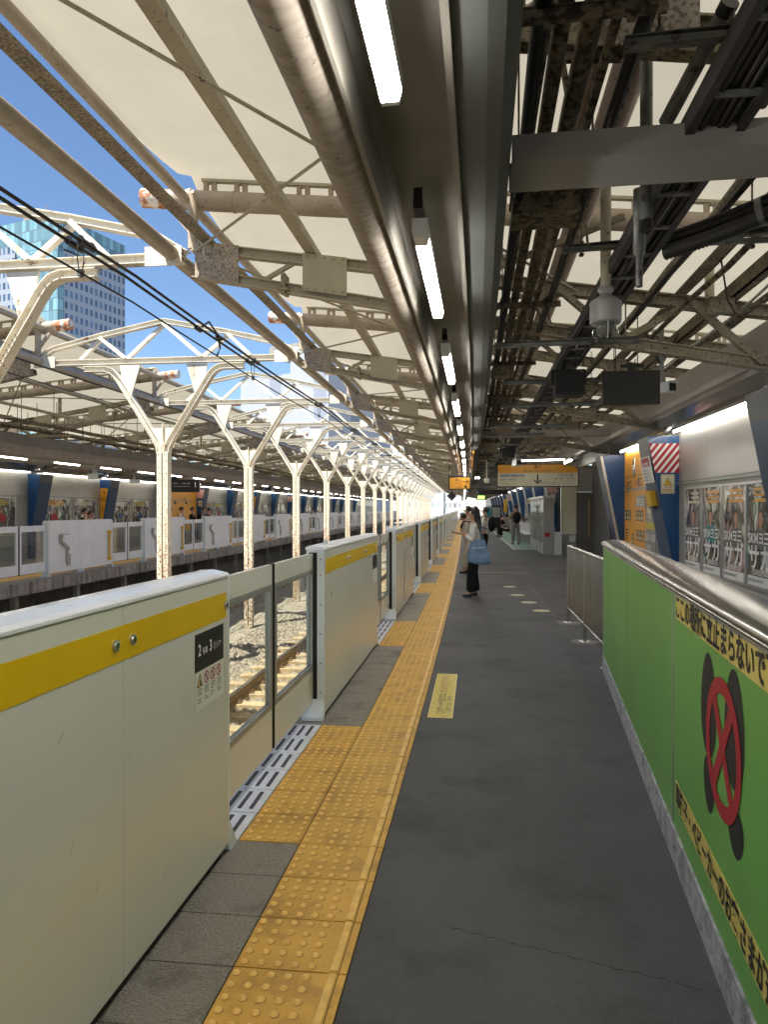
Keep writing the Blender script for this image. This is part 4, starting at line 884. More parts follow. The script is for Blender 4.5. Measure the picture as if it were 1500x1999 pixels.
for zz, x0, x1 in ((.30, -1.12, -.42), (.185, -1.12, -.65), (.065, -1.12, -.85), (.32, .72, .92), (.20, .50, 1.1), (.085, .22, 1.1)):
    text('·'*1+' '.join(['lllll']*5), (x0, y_, zz-.004), X_, Z_, .012, root, 'ink', fitw=x1-x0) if 0 else MB().box(x0, x1, -.0255, -.0245, zz-.010, zz-.004).build('fine_print_line', ['alu_dull'], root)
for x in (-1.1, 1.1): MB().tube([(x, .02, HS), (x, .02, HS+.4)], .02, 8).build('hanger', ['black'], root)
put(root, 1.955, 22.0, 2.24, rz=-.02)
root = empty('exit_sign', 'small hanging orange exit sign with a right arrow under the light duct', 'exit sign')
MB().box(-.36, .36, -.02, .05, 0, .43).build('casing', ['black'], root); MB().box(-.32, .30, -.024, -.0205, .03, .37).build('orange_face', ['orange'], root)
text('東口', (.05, y_, .26), X_, Z_, .085, root, 'ink', align='R', bold=.01); text('East Exit', (.05, y_, .18), X_, Z_, .05, root, 'red', align='R'); text('东口', (.05, y_, .115), X_, Z_, .035, root, 'ink', align='R'); text('동쪽 출구', (.05, y_, .05), X_, Z_, .035, root, 'ink', align='R')
m = MB().box(.08, .25, -.0285, -.0255, .245, .262).plate([(.18, -.0255, .315), (.20, -.0255, .325), (.27, -.0255, .254), (.20, -.0255, .183), (.18, -.0255, .193), (.24, -.0255, .254)][::-1], (0, -1, 0), .003); m.box(.14, .21, -.027, -.0255, .06, .13).build('arrow', ['ink'], root)
for x in (-.33, .33): MB().tube([(x, .02, .43), (x, .02, .75)], .015, 8).build('hanger', ['black'], root)
put(root, -.41, 22.0, 2.17)
m = MB().ybox(-.44, -.395, 15.5, 26, 2.80, 2.93).ybox(-.076, -.03, 15.5, 26, 2.80, 2.845); tag(m.build('orange_band', ['orange']), 'orange painted bands along both lips of the near light duct', 'painted band')
def hang(nm, lab, cat, x, y, z, w_, h_, mat, lit=None, grp=None):
    root = empty(nm, lab, cat, grp); MB().box(-w_/2, w_/2, -.05, .05, 0, h_).build('casing', [mat], root)
    for q in (-w_/2+.08, w_/2-.08): MB().tube([(q, 0, h_), (q, 0, h_+.45)], .018, 6).build('hanger', ['black'], root)
    if lit: MB().box(-w_/2+.05, w_/2-.05, -.056, -.051, .04, h_-.04).build('face', [lit], root)
    put(root, x, y, z); return root
hang('departure_board', 'long black departure board behind the big exit sign', 'departure board', .95, 31.0, 2.2, 1.25, .20, 'black', grp='black hanging boards')
hang('guide_light', 'green lit guide sign below the black departure board', 'guide sign', .55, 36.0, 2.02, .45, .26, 'black', 'led_green')
r2 = hang('platform_sign', 'black hanging sign with a white 1 over the far platform', 'platform sign', FAR-.55, 27.2, 2.24, 1.35, .50, 'black', grp='black hanging boards')
text('1', (.5, -.052, .2), X_, Z_, .22, r2, 'white_print', bold=.01); text('東京・千葉方面', (-.4, -.052, .32), X_, Z_, .07, r2, 'alu', fitw=.7); MB().box(-.4, .3, -.054, -.052, .22, .235).build('print_line', ['alu'], r2)
o = MB().plate([(-.17, 0, 0), (0, 0, -.17), (.17, 0, 0), (0, 0, .17)], (0, 1, 0), .02).bar((0, .01, .17), (0, .01, .6), .03, .03).build('diamond_board', ['black']); put(o, -.72, 24.5, 2.02); tag(o, 'black diamond board hanging under the small exit sign', 'board', 'black diamond boards')
o = MB().plate([(-.17, 0, 0), (0, 0, -.17), (.17, 0, 0), (0, 0, .17)], (0, 1, 0), .02).bar((0, .01, .17), (0, .01, .6), .03, .03).build('diamond_board', ['black']); put(o, FAR+.35, 42, 2.1); tag(o, 'black diamond board over the far platform edge', 'board', 'black diamond boards')
m = MB().bar((-.45, 0, .5), (0, 0, .5), .04, .04).bar((0, 0, .52), (0, 0, 0), .035, .035).box(-.07, .07, -.06, .06, -.14, -.01); o = m.build('signal_bracket', ['plate']); put(o, .36, 20.2, 2.45); tag(o, 'cream angled bracket between the two exit signs', 'bracket')
root = empty('signal_lamp', 'pair of small round white lamps between the exit signs', 'signal lamp'); MB().box(-.1, .1, .0, .1, -.05, .05).build('housing', ['black'], root)
for x in (-.05, .05): MB().disc((x, -.003, 0), (1, 0, 0), (0, 0, 1), .032).build('lens', ['led_white'], root)
put(root, .15, 24.0, 2.62)
# ================================================================== WALLS WITH PILLARS AND POSTERS
def pmat(name, tint, seed, dark=.04, lite=.75):
    m = bpy.data.materials.new(name); m.use_nodes = True; n = m.node_tree.nodes; l = m.node_tree.links; p = n['Principled BSDF']
    g = n.new('ShaderNodeNewGeometry'); mp = n.new('ShaderNodeMapping'); mp.inputs['Location'].default_value = (seed*3.1, seed*1.7, seed); mp.inputs['Scale'].default_value = (1, 1.4, .9); l.new(g.outputs['Position'], mp.inputs[0])
    t = n.new('ShaderNodeTexNoise'); t.inputs['Scale'].default_value = 2.6; t.inputs['Detail'].default_value = 7; t.inputs['Distortion'].default_value = 1.6; l.new(mp.outputs[0], t.inputs['Vector'])
    v = n.new('ShaderNodeTexVoronoi'); v.inputs['Scale'].default_value = 4.5; l.new(mp.outputs[0], v.inputs['Vector'])
    r = n.new('ShaderNodeValToRGB'); cr = r.color_ramp; cr.elements[0].position = .38; cr.elements[1].position = .66
    cr.elements[0].color = (dark, dark*.9, dark*.8, 1); cr.elements[1].color = (lite, lite*.95, lite*.88, 1); e = cr.elements.new(.52); e.color = (*tint, 1)
    l.new(t.outputs[0], r.inputs[0]); mx = n.new('ShaderNodeMix'); mx.data_type = 'RGBA'; mx.blend_type = 'OVERLAY'; mx.inputs[0].default_value = .5
    l.new(r.outputs[0], mx.inputs[6]); l.new(v.outputs['Color'], mx.inputs[7]); hs = n.new('ShaderNodeHueSaturation'); hs.inputs['Saturation'].default_value = .45; l.new(mx.outputs[2], hs.inputs['Color'])
    l.new(hs.outputs[0], p.inputs['Base Color']); p.inputs['Roughness'].default_value = .06; p.inputs['Specular IOR Level'].default_value = .8
    b = n.new('ShaderNodeBump'); b.inputs['Strength'].default_value = .35; b.inputs['Distance'].default_value = .03; t2 = n.new('ShaderNodeTexNoise'); t2.inputs['Scale'].default_value = 3.5; l.new(g.outputs['Position'], t2.inputs['Vector'])
    l.new(t2.outputs[0], b.inputs['Height']); l.new(b.outputs[0], p.inputs['Normal']); return m
M['cloth_w'] = M['white_print']
for i, tn in enumerate(((.22, .10, .10), (.16, .13, .10), (.45, .20, .08), (.12, .11, .08), (.10, .16, .14), (.30, .15, .20), (.25, .22, .06))): M['poster%d' % i] = pmat('poster_print_%d' % i, tn, i+1)
def wall(s):
    side = 'near' if s > 0 else 'far'
    def X(x): return x if s > 0 else FAR-x
    segs = [(Y0, 15.4), (25.3, YEND)] if s > 0 else [(Y0, YEND)]
    root = empty('platform_wall', 'pale metal wall with fascia behind the %s platform' % side, 'wall', 'platform back walls')
    for a, b in segs:
        m = MB(); y = a
        while y < b-.05:
            e = min(y+2.34, b); m.ybox(*sorted((X(3.0), X(3.06))), y+.003, e-.003, 1.985, 2.75, 0, 1.2); m.ybox(*sorted((X(3.0), X(3.06))), y+.003, e-.003, 0, 1.93, 1, 1.2); y = e
        m.ybox(*sorted((X(3.01), X(3.08))), a, b, 0, 2.75, 2, 2); m.ybox(*sorted((X(2.975), X(3.0)-.0*s)), a, b, 1.935, 1.975, 3, 2)
        m.build('wall_panels', ['wall', 'wall_low', 'dark', 'alu_dull'], root)
        MB().ysweep([(X(2.998), 2.765), (X(2.80), 2.985), (X(2.84), 3.0), (X(3.04), 2.79)], a, b, 1.2).build('polished_soffit', ['mirror'], root)
    MB().ysweep([(X(p), q) for p, q in ((2.66, 3.34), (2.655, 3.05), (2.67, 2.985), (2.70, 2.965), (2.80, 2.965), (2.80, 2.975), (2.86, 3.0), (2.9, 3.34))], Y0, YEND, 1.2).build('fascia', ['fascia'], root)
    MB().ybox(*sorted((X(3.1), X(3.16))), Y0, YEND, 2.8 if s > 0 else 0, 3.36, 0, 3).build('upper_backing', ['wall_low'], root)
    return root
wall(1); wall(-1)
# pillars: slanted blue fins wide at the top
def pillar():
    root = empty('blue_pillar', None, 'blue pillar', None)
    e = lambda z: -(.075+.385*(max(z, .7)-.7)/1.97)
    zs = [.0, .7, 2.4, 2.67]
    for a, b, mt, nm in ((0, .7, 'blue', 'base'), (.7, 2.4, 'blue', 'fin'), (2.4, 2.67, 'blue', 'head')):
        MB().add([(e(a), 0, a), (0, 0, a), (0, .65, a), (e(a), .65, a), (e(b), 0, b), (0, 0, b), (0, .65, b), (e(b), .65, b)], [(0, 3, 2, 1), (4, 5, 6, 7), (0, 1, 5, 4), (1, 2, 6, 5), (2, 3, 7, 6)], 0).build(nm, [mt], root)
    m = MB()
    for a, b, mi in ((0, .7, 0), (.7, 2.4, 0), (2.4, 2.67, 1)):
        m.hexa([(e(a)-.004, 0, a), (e(a)-.0005, 0, a), (e(a)-.0005, .65, a), (e(a)-.004, .65, a), (e(b)-.004, 0, b), (e(b)-.0005, 0, b), (e(b)-.0005, .65, b), (e(b)-.004, .65, b)], mi)
    m.build('front_face', ['blue_front', 'grey_cap'], root)
    if 0: MB().hexa([(e(.7)-.018, -.012, .7), (e(.7), -.012, .7), (e(.7), -.001, .7), (e(.7)-.018, -.001, .7), (e(2.67)-.018, -.012, 2.67), (e(2.67), -.012, 2.67), (e(2.67), -.001, 2.67), (e(2.67)-.018, -.001, 2.67)]).build('steel_edge', ['steel'], root)
    return root, e
pl, ef = pillar(); index_children(pl)
NEARP = [6.5, 11.0, 14.78, 25.5, 30.1, 34.6, 39.3, 44.0, 48.7, 53.4, 58.1, 62.8, 67.5, 72.2, 76.9]
for k, y in enumerate(NEARP):
    o = pl if k == 0 else copy_tree(pl); o['group'] = 'blue pillars along the near wall'
    put(o, 3.0, y, 0, ('dark blue pillar cut by the right edge of the photo', 'blue pillar with red and white stripes and a warning sign on its side', 'plain blue pillar left of the orange map panel', 'blue pillar behind the grey booth with red stripes')[k] if k < 4 else '%s blue pillar beyond the grey booth on the near wall' % ORD[k-3])
    if k > 1:
        e_ = ef; eo = MB().hexa([(e_(.7)-.03, -.016, .7), (e_(.7)+.02, -.016, .7), (e_(.7)+.02, -.001, .7), (e_(.7)-.03, -.001, .7), (e_(2.67)-.03, -.016, 2.67), (e_(2.67)+.02, -.016, 2.67), (e_(2.67)+.02, -.001, 2.67), (e_(2.67)-.03, -.001, 2.67)]).build('steel_edge', ['white_plastic' if k > 2 else 'alu'], o)
FARP = [11.4, 16.1, 20.8, 25.2, 30.1]+[34.8+4.7*k for k in range(0, 12)]
for k, y in enumerate(FARP):
    o = copy_tree(pl); o['group'] = 'blue pillars along the far wall'; put(o, FAR-3.0, y, 0, '%s blue pillar in view along the far wall from the left edge' % ORD[k-1] if k > 1 else 'far wall blue pillar beyond the left edge, %s' % ('outer' if k == 0 else 'inner')); o.scale = (-1, 1, 1)
# striped panels, warning signs on some pillars
def stripes(px, y, s, lab, z0=2.12, z1=2.56):
    root = empty('striped_panel', lab, 'striped panel', 'red and white striped panels on pillars'); f = lambda z: ef(z)*s
    def cl(poly):                                                   # clip polygon to the fin's slanted side
        out = []
        for i, p in enumerate(poly):
            q = poly[(i+1) % len(poly)]; a = p[0]-ef(p[1]); b = q[0]-ef(q[1])
            if a >= 0: out.append(p)
            if a*b < 0: t = a/(a-b); out.append((p[0]+(q[0]-p[0])*t, p[1]+(q[1]-p[1])*t))
        return out
    base = [(-.6, z0), (-.003, z0), (-.003, z1), (-.6, z1)]; P = cl(base)
    MB().plate([(x*s, -.016, z) for x, z in P][::s], (0, 1, 0), .002).build('red_sheet', ['red'], root)
    m = MB()
    for k in range(-4, 6):
        x0 = -.62+.098*k; q = [(x0, z0), (x0+.042, z0), (x0+.042+.34, z1), (x0+.34, z1)]
        # clip right side
        def clr(poly, lim, sg):
            out = []
            for i, p in enumerate(poly):
                r = poly[(i+1) % len(poly)]; a = sg*(lim-p[0]); b = sg*(lim-r[0])
                if a >= 0: out.append(p)
                if a*b < 0: t = a/(a-b); out.append((p[0]+(r[0]-p[0])*t, p[1]+(r[1]-p[1])*t))
            return out
        q = clr(q, -.004, 1)
        if len(q) > 2: q = cl(q)
        if len(q) > 2: m.add([(x*s, -.0175, z) for x, z in q], [tuple(range(len(q)))])
    m.build('white_stripes', ['white_print'], root); put(root, px, y, 0)
def warn(px, y, s, lab, dx=.17, z=1.95):
    root = empty('warning_sign', lab, 'warning sign', 'white warning signs on pillars'); MB().box(-.10, .10, -.004, 0, -.145, .145).build('plate', ['cream_sign'], root)
    m = MB().add([(-.062, -.005, -.02), (.062, -.005, -.02), (0, -.005, .095)], [(0, 1, 2)], 0).add([(-.05, -.006, -.013), (.05, -.006, -.013), (0, -.006, .08)], [(0, 1, 2)], 1).box(-.005, .005, -.0075, -.0065, .015, .05, 0).box(-.005, .005, -.0075, -.0065, 0, .008, 0); m.build('triangle', ['ink', 'handle_yellow'], root)
    m = MB()
    for k in range(9): m.box(-.09+.021*k, -.08+.021*k, -.005, -.0042, .130, .136).box(-.09+.021*k, -.08+.021*k, -.005, -.0042, -.136, -.130)
    for k in range(13): m.box(-.094, -.088, -.005, -.0042, -.132+.021*k, -.122+.021*k).box(.088, .094, -.005, -.0042, -.132+.021*k, -.122+.021*k)
    m.build('dashed_border', ['ink'], root)
    text('非常用設備', (0, -.0045, -.06), X_, Z_, .024, root, 'red', align='C', fitw=.11); text('接触注意！', (0, -.0045, -.105), X_, Z_, .03, root, 'red', align='C', fitw=.15)
    put(root, px-dx*s, y-.017, z); return root
for i, y in enumerate((11.0, 25.5, 48.7)): stripes(3.0, y, 1, 'red and white striped panel on a near wall pillar, %s from the camera' % ORD[i+1])
for i, y in enumerate((34.8, 53.6)): stripes(FAR-3.0, y, -1, 'red and white striped panel on a far wall pillar, %s one' % ORD[i+1])
for i, y in enumerate((11.0, 25.5, 34.6)): warn(3.0, y, 1, 'white warning sign with a yellow triangle on a near pillar, %s from the camera' % ORD[i+1])
warn(FAR-3.0, 34.8, -1, 'white warning sign on a far wall pillar below the stripes', dx=.2, z=1.85)
# notice and amber box on the front of the striped pillar
root = empty('notice_board', 'slanting white notice with a dark red heading on the front of the striped pillar', 'notice')
a = Vector((ef(2.38)-.02, 0, 2.38)); b = Vector((ef(1.98)-.02, 0, 1.98))
MB().hexa([(b.x-.006, .02, b.z), (b.x, .02, b.z), (b.x, .63, b.z), (b.x-.006, .63, b.z), (a.x-.006, .02, a.z), (a.x, .02, a.z), (a.x, .63, a.z), (a.x-.006, .63, a.z)]).build('sheet', ['white_print'], root)
dd = (a-b).normalized(); q = b.lerp(a, .62)
MB().hexa([(q.x-.010, .10, q.z), (q.x-.007, .10, q.z), (q.x-.007, .55, q.z), (q.x-.010, .55, q.z), (a.x-.006, .10, a.z-.02), (a.x-.003, .10, a.z-.02), (a.x-.003, .55, a.z-.02), (a.x-.006, .55, a.z-.02)]).build('red_heading', ['red'], root)
text('SOS', (q.x-.008, .50, q.z+.07), (0, -1, 0), dd, .055, root, 'white_print', bold=.02, fitw=.3, lift=.006); text('非常', (q.x-.008, .5, q.z+.005), (0, -1, 0), dd, .06, root, 'white_print', bold=.01, fitw=.35, lift=.006)
for k in range(4): text('非常停止ボタン', (b.x-.006+ (a.x-b.x)*(.12+.12*k)*1.0, .56, b.z+.05*k+.03), (0, -1, 0), dd, .026, root, 'ink', fitw=.45-.05*(k % 2), lift=.004)
put(root, 3.0, 11.0, 0)
root = empty('button_box', 'amber emergency button box below the notice on the striped pillar', 'button box')
MB().hexa([(ef(1.62)-.09, .18, 1.62), (ef(1.62)-.005, .18, 1.62), (ef(1.62)-.005, .46, 1.62), (ef(1.62)-.09, .46, 1.62), (ef(1.86)-.09, .18, 1.86), (ef(1.86)-.005, .18, 1.86), (ef(1.86)-.005, .46, 1.86), (ef(1.86)-.09, .46, 1.86)]).build('casing', ['handle_yellow'], root)
MB().box(ef(1.6)-.08, ef(1.6)-.02, .2, .44, 1.585, 1.617).build('lower_cap', ['black'], root); put(root, 3.0, 11.0, 0)
# orange map panel
root = empty('map_panel', 'orange wayfinding panel with exit directions and a grey route map on the near wall', 'map panel')
MB().box(-.012, 0, 1.37, 3.10, .60, 2.70).build('orange_board', ['orange'], root); MB().box(-.012, 0, .66, 1.362, .60, 2.10).build('grey_board', ['wall_low'], root); MB().box(-.012, 0, .66, 1.362, 2.11, 2.7).build('orange_board', ['orange'], root)
MB().box(-.0135, -.0125, 1.37, 3.10, 2.205, 2.215).box(-.0135, -.0125, 2.16, 2.168, .6, 2.2).build('panel_joint', ['ink'], root)
nY = (0, -1, 0)
text('←西口', (-.013, 3.02, 1.98), nY, Z_, .13, root, 'ink', bold=.01, fitw=.55); text('↖東口', (-.013, 2.10, 2.0), nY, Z_, .15, root, 'ink', bold=.01, fitw=.52)
text('West Exit', (-.013, 2.95, 1.90), nY, Z_, .04, root, 'ink', fitw=.35)
MB().box(-.0145, -.0125, 1.42, 2.08, 1.60, 1.82).build('grey_inset', ['alu_dull'], root); m = MB().disc((-.0150, 1.93, 1.71), nY, Z_, .075, 20, 0); [m.box(-.0155, -.0148, 1.47, 1.8, 1.64+.045*k, 1.66+.045*k) for k in range(3)]; m.build('inset_print', ['cream_sign'], root)
m = MB(); rr = random.Random(3)
for (y, z) in ((2.95, 1.45), (2.78, 1.45), (2.58, 1.45), (2.0, 1.45), (1.80, 1.45), (1.6, 1.45), (1.98, 1.08), (1.76, 1.08), (1.55, 1.08), (2.35, 1.0)):
    m.box(-.0145, -.0125, y-.075, y+.075, z-.10, z+.10, 0).box(-.0165, -.0150, y-.05, y+.05, z-.08, z-.01, 1).box(-.0165, -.0150, y-.03, y+.03, z+.01, z+.08, 1)
m.build('pictograms', ['ink', 'cream_sign'], root)
m = MB()
for k in range(7): m.box(-.0145, -.0125, 2.75, 3.02-.03*(k % 3), 1.15-.06*k, 1.17-.06*k)
m.build('fine_print', ['ink'], root)
text('4', (-.014, 1.25, 1.42), nY, Z_, .34, root, 'cream_sign', bold=.03, fitw=.3); MB().box(-.0145, -.0125, .7, 1.35, 1.22, 1.34).build('yellow_band', ['sticker'], root)
text('御茶ノ水・秋葉原', (-.013, 1.33, 1.02), nY, Z_, .11, root, 'white_print', bold=.01, fitw=.66); text('千葉方面', (-.013, 1.33, .84), nY, Z_, .11, root, 'white_print', bold=.01, fitw=.38); text('for Ochanomizu, Akihabara', (-.013, 1.33, .70), nY, Z_, .06, root, 'white_print', fitw=.66)
m = MB().lathe([(.0, -.21), (.03, -.15), (.04, 0), (.03, .15), (.0, .21)], (-.015, 2.2, 2.36), 12); m.build('door_lock', ['steel'], root)
put(root, 3.0, 11.65, 0)
root = empty('map_panel', 'orange wayfinding panel on the far wall behind the black sign', 'map panel'); MB().box(0, .012, 0, 4.0, .5, 2.75).build('orange_board', ['orange'], root)
m = MB()
for k in range(8): m.box(.0125, .014, .3+.45*k, .55+.45*k, 1.1+.35*(k % 3), 1.28+.35*(k % 3))
m.build('pictograms', ['ink'], root); text('出口', (.013, .6, 1.95), (0, 1, 0), Z_, .16, root, 'ink'); text('西口', (.013, 2.3, 1.95), (0, 1, 0), Z_, .16, root, 'ink'); put(root, FAR-3.0, 30.76, 0)
# posters
def poster(px, y, s, mi, lab, w_=.70, z0=.735, h_=1.12, big=True, grp='framed posters on the near wall'):
    root = empty('framed_poster', lab, 'poster', grp)
    f = MB(); x0, x1 = sorted((0, -.028*s))
    for a, b, c, d in ((-.03, 0, z0-.03, z0+h_+.03), (w_, w_+.03, z0-.03, z0+h_+.03), (0, w_, z0+h_, z0+h_+.03), (0, w_, z0-.03, z0)): f.box(x0, x1, a, b, c, d)
    f.build('frame', ['alu'], root); x0, x1 = sorted((-.004*s, -.012*s)); pr = MB().box(x0, x1, 0, w_, z0, z0+h_).build('print', [mi], root)
    xx = -.0125*s; rs = random.Random(lab); sc_ = h_/1.12
    cy = w_*rs.uniform(.35, .65); m = MB(); q = lambda ys_, zs_, mi, dd: m.add([(xx-dd*s, cy+a*sc_*(1 if s > 0 else -1), z0+h_*.56+b*sc_) for a, b in zip(ys_, zs_)], [tuple(range(len(ys_)))], mi)
    cs = [(math.cos(2*math.pi*j/18), math.sin(2*math.pi*j/18)) for j in range(18)]
    q([-.20, .20, .19, .13, .05, -.05, -.13, -.19], [-.22, -.22, -.06, -.01, .02, .02, -.01, -.06], 1, .0002); q([c*.083 for c, d in cs], [.115+d*.10 for c, d in cs], 2, .0004); q([c*.060 for c, d in cs], [.10+d*.078 for c, d in cs], 0, .0006); q([-.03, .03, .03, -.03], [-.01, -.01, .05, .05], 0, .0005)
    m.build('portrait', ['skin', rs.choice(['cloth_w', 'blue', 'red', 'bdark', 'teal']), 'hair'], pr)
    m = MB()
    for j in range(3): a0 = .06+.05*rs.random(); m.add([(xx-.0004*s, a0, z0+h_-.08-.06*j), (xx-.0004*s, w_*(.9-.3*rs.random()), z0+h_-.08-.06*j), (xx-.0004*s, w_*(.9-.3*rs.random()), z0+h_-.045-.06*j), (xx-.0004*s, a0, z0+h_-.045-.06*j)], [(0, 1, 2, 3)])
    if not big: m.add([(xx-.0004*s, .02, z0+.02), (xx-.0004*s, w_-.02, z0+.02), (xx-.0004*s, w_-.02, z0+.02+.16*rs.random()), (xx-.0004*s, .02, z0+.12)], [(0, 1, 2, 3)])
    m.build('heading_bars', [rs.choice(['cloth_w', 'sticker', 'cream_sign', 'orange'])], pr)
    if big:
        xx = -.0125*s; rd = (0, -s, 0); st = w_-.03 if s > 0 else .03
        MB().add([(xx-.0002*s, .005, z0+.005), (xx-.0002*s, w_-.005, z0+.005), (xx-.0002*s, w_-.005, z0+.11), (xx-.0002*s, .005, z0+.11)], [(0, 1, 2, 3)]).build('white_foot', ['white_print'], pr)
        text('DECISIONACT', (xx, st, z0+.045), rd, Z_, .035, pr, 'ink', bold=.02, fitw=w_*.6, lift=.0012); text('サガ', (xx, st-.02*s, z0+.20), rd, Z_, .24, pr, 'white_print', bold=.02, fitw=w_*.86); text('SKMヨ三', (xx, st, z0+.47), rd, Z_, .12, pr, 'white_print', bold=.02, fitw=w_*.8)
        m = MB()
        for k in range(5): m.add([(xx-.0003*s, .12, z0+.125+.013*k), (xx-.0003*s, w_*.8-.05*(k % 2), z0+.125+.013*k), (xx-.0003*s, w_*.8-.05*(k % 2), z0+.131+.013*k), (xx-.0003*s, .12, z0+.131+.013*k)], [(0, 1, 2, 3)])
        m.build('fine_print', ['white_print'], pr)
    put(root, px, y, 0); return root
for i, (y, mi) in enumerate(((9.93, 'poster0'), (9.15, 'poster1'), (8.37, 'poster2'), (7.97-.36, 'poster3'), (6.4, 'poster4'), (5.6, 'poster5'))):
    lab = ('reddish brown poster nearest the striped pillar', 'dark poster second from the striped pillar', 'orange toned poster third from the striped pillar', 'grey green poster at the right edge beside the dark blue pillar', 'poster beyond the right edge, outer one', 'poster beyond the right edge, far one')[i]
    poster(3.0, y, 1, M[mi], lab)
k = 0
for i, y in enumerate(FARP[:-4]):
    if i in (4,): continue
    for q in (0, 1):
        yy = y+(.9 if q == 0 else 2.6)
        if i == 2 and q == 0: pass
        poster(FAR-3.0, yy, -1, M['poster%d' % ((i*2+q) % 7)], 'framed poster on the far wall, %s from the left' % ORD[k+1], w_=1.45, h_=1.1, z0=.8, big=False, grp='framed posters on the far wall'); k += 1
for i, y in enumerate((25.2, 44.2)):
    root = empty('exit_strip_sign', 'narrow orange exit sign on the far wall pillar, %s one' % ORD[i+1], 'exit sign', 'narrow orange signs on pillars'); MB().add([(.02, -.012, 1.0), (.10, -.012, 1.0), (.33, -.012, 2.35), (.02, -.012, 2.35)], [(0, 1, 2, 3)]).box(.02, .021, -.012, -.001, 1.0, 2.35).build('board', ['orange'], root)
    text('↑', (.15, -.013, 2.1), X_, Z_, .17, root, 'ink', align='C'); text('西口', (.15, -.013, 1.88), X_, Z_, .14, root, 'ink', align='C', fitw=.22); text('|', (.10, -.013, 1.5), X_, Z_, .2, root, 'ink', align='C'); put(root, FAR-3.0, y, 0)
root = empty('exit_strip_sign', 'narrow yellow sign among the distant near wall pillars', 'exit sign', 'narrow orange signs on pillars'); MB().box(-.35, -.1, -.02, -.01, 1.3, 2.3).build('board', ['handle_yellow'], root); put(root, 3.0, 53.4, 0)
# wall lamps
def wl(s, L):
    root = empty('wall_lamp', None, 'wall lamp', 'lit tube lamps along the %s wall' % ('near' if s > 0 else 'far'))
    MB().box(-.035, .035, 0, L, .02, .05).build('lamp_body', ['wall'], root); MB().prof((0, .01, .0), (0, L-.01, .0), [(-.012, -.008), (.012, -.008), (.012, .018), (-.012, .018)]).build('tube', ['lamp_wall' if s > 0 else 'lamp_far'], root); return root
a = wl(1, 2.95); index_children(a)
spans = [3.95, 8.0, 11.72]+[26.3+4.65*k for k in range(9)]
for k, y in enumerate(spans):
    o = a if k == 0 else copy_tree(a); put(o, 2.90, y, 2.72, ('wall lamp beyond the right edge of the view', 'long lit wall lamp above the row of posters', 'lit wall lamp crossing the orange map panel')[k] if k < 3 else '%s lit wall lamp beyond the grey booth' % ORD[k-2])
a = wl(-1, 4.0); index_children(a)
for k, y in enumerate(FARP): o = a if k == 0 else copy_tree(a); put(o, FAR-2.90, y+.67, 2.72, '%s lit tube lamp along the far wall from the left' % ORD[k+1])
# recess and end walls
m = MB().box(1.45, 1.5, 15.4, 24.6, 0, 3.3, 0); root = empty('recess_wall', 'grey recess walls behind the green staircase wall', 'wall')
MB().box(4.4, 4.46, 15.3, 24.9, 0, 3.3).box(3.06, 4.4, 15.30, 15.36, 0, 3.3).build('side_walls', ['bdark'], root)
MB().box(3.02+.33, 3.53+.33, 24.75, 24.85, .72, 3.0).build('light_panel', ['cream_sign'], root); MB().box(3.02+.33, 3.53+.33, 24.74, 24.85, 0, .715).build('grey_dado', ['bgrey'], root)
MB().box(3.535+.33, 4.5+.3, 24.78, 24.85, 0, 2.15).build('dark_door', ['bdark'], root); MB().box(3.535+.33, 4.5+.3, 24.78, 24.85, 2.155, 3.0).build('upper_panel', ['bgrey'], root)
MB().box(4.27, 4.29, 24.75, 24.779, .6, 1.9).build('yellow_strip', ['handle_yellow'], root)
o = MB().box(-.13, .13, -.03, 0, -.14, .14).box(-.11, .11, -.035, -.0305, -.12, .12, 1).build('bell_box', ['screw', 'white_plastic']); o.location = (3.72, 24.73, .55); tag(o, 'small square white box on the grey wall above the railing', 'wall box')
root = empty('booth', 'grey steel booth with a dark red plate, beside the recess', 'booth')
MB().box(0, .34, 0, 5.2, 0, 1.95).build('body', ['bgrey'], root); MB().box(-.05, .34, -.02, 5.2, 1.953, 2.02).build('roof', ['white_plastic'], root)
MB().box(.03, .2, -.012, -.001, .62, .76).build('red_plate', ['red'], root)
for k in range(4): MB().box(-.012, -.001, .15+1.2*k, 1.15+1.2*k, .4, 1.85).build('window', ['glass'], root)
for k in range(5): MB().box(-.02, -.001, .05+1.2*k, .12+1.2*k, .0, 1.9).build('mullion', ['steel'], root)
MB().box(.345, .60, -.0, .3, 0, .78).build('white_cabinet', ['white_plastic'], root)
put(root, 2.42, 24.5, 0)
# bench, vending machines, green floor marking
root = empty('bench', 'long pale bench along the near wall behind the walking man', 'bench'); MB().box(0, .42, 0, 9.0, .38, .44).build('seat', ['white_plastic'], root); MB().box(.38, .44, 0, 9, .44, .85).build('backrest', ['white_plastic'], root)
for k in range(6): MB().box(.05, .38, .2+1.7*k, .3+1.7*k, 0, .38).build('leg', ['alu'], root)
put(root, 2.45, 32.0, 0)
def vend(lab, y, x, c1, c2):
    root = empty('vending_machine', lab, 'vending machine', 'vending machines on the near platform'); MB().box(0, .75, 0, .75, .05, 1.83).build('cabinet', [c1], root); MB().box(.06, .69, -.008, -.001, .9, 1.7).build('front_window', [c2], root); MB().box(.1, .65, -.008, -.001, .15, .35).build('outlet', ['dark'], root); put(root, x, y, 0)
vend('black vending machine standing beyond the green floor marking', 56.0, 1.85, 'black', 'alu_dull'); vend('teal vending machine behind the black one', 66.0, 1.75, 'white_plastic', 'teal')
m = MB().ybox(1.68, 2.60, 27.5, 50, .002, .004, 0).ybox(1.60, 1.675, 27.4, 50, .002, .0055, 1)
for k in range(12): m.ybox(1.70, 2.58, 28.3+1.9*k, 28.36+1.9*k, .0042, .0055, 1)
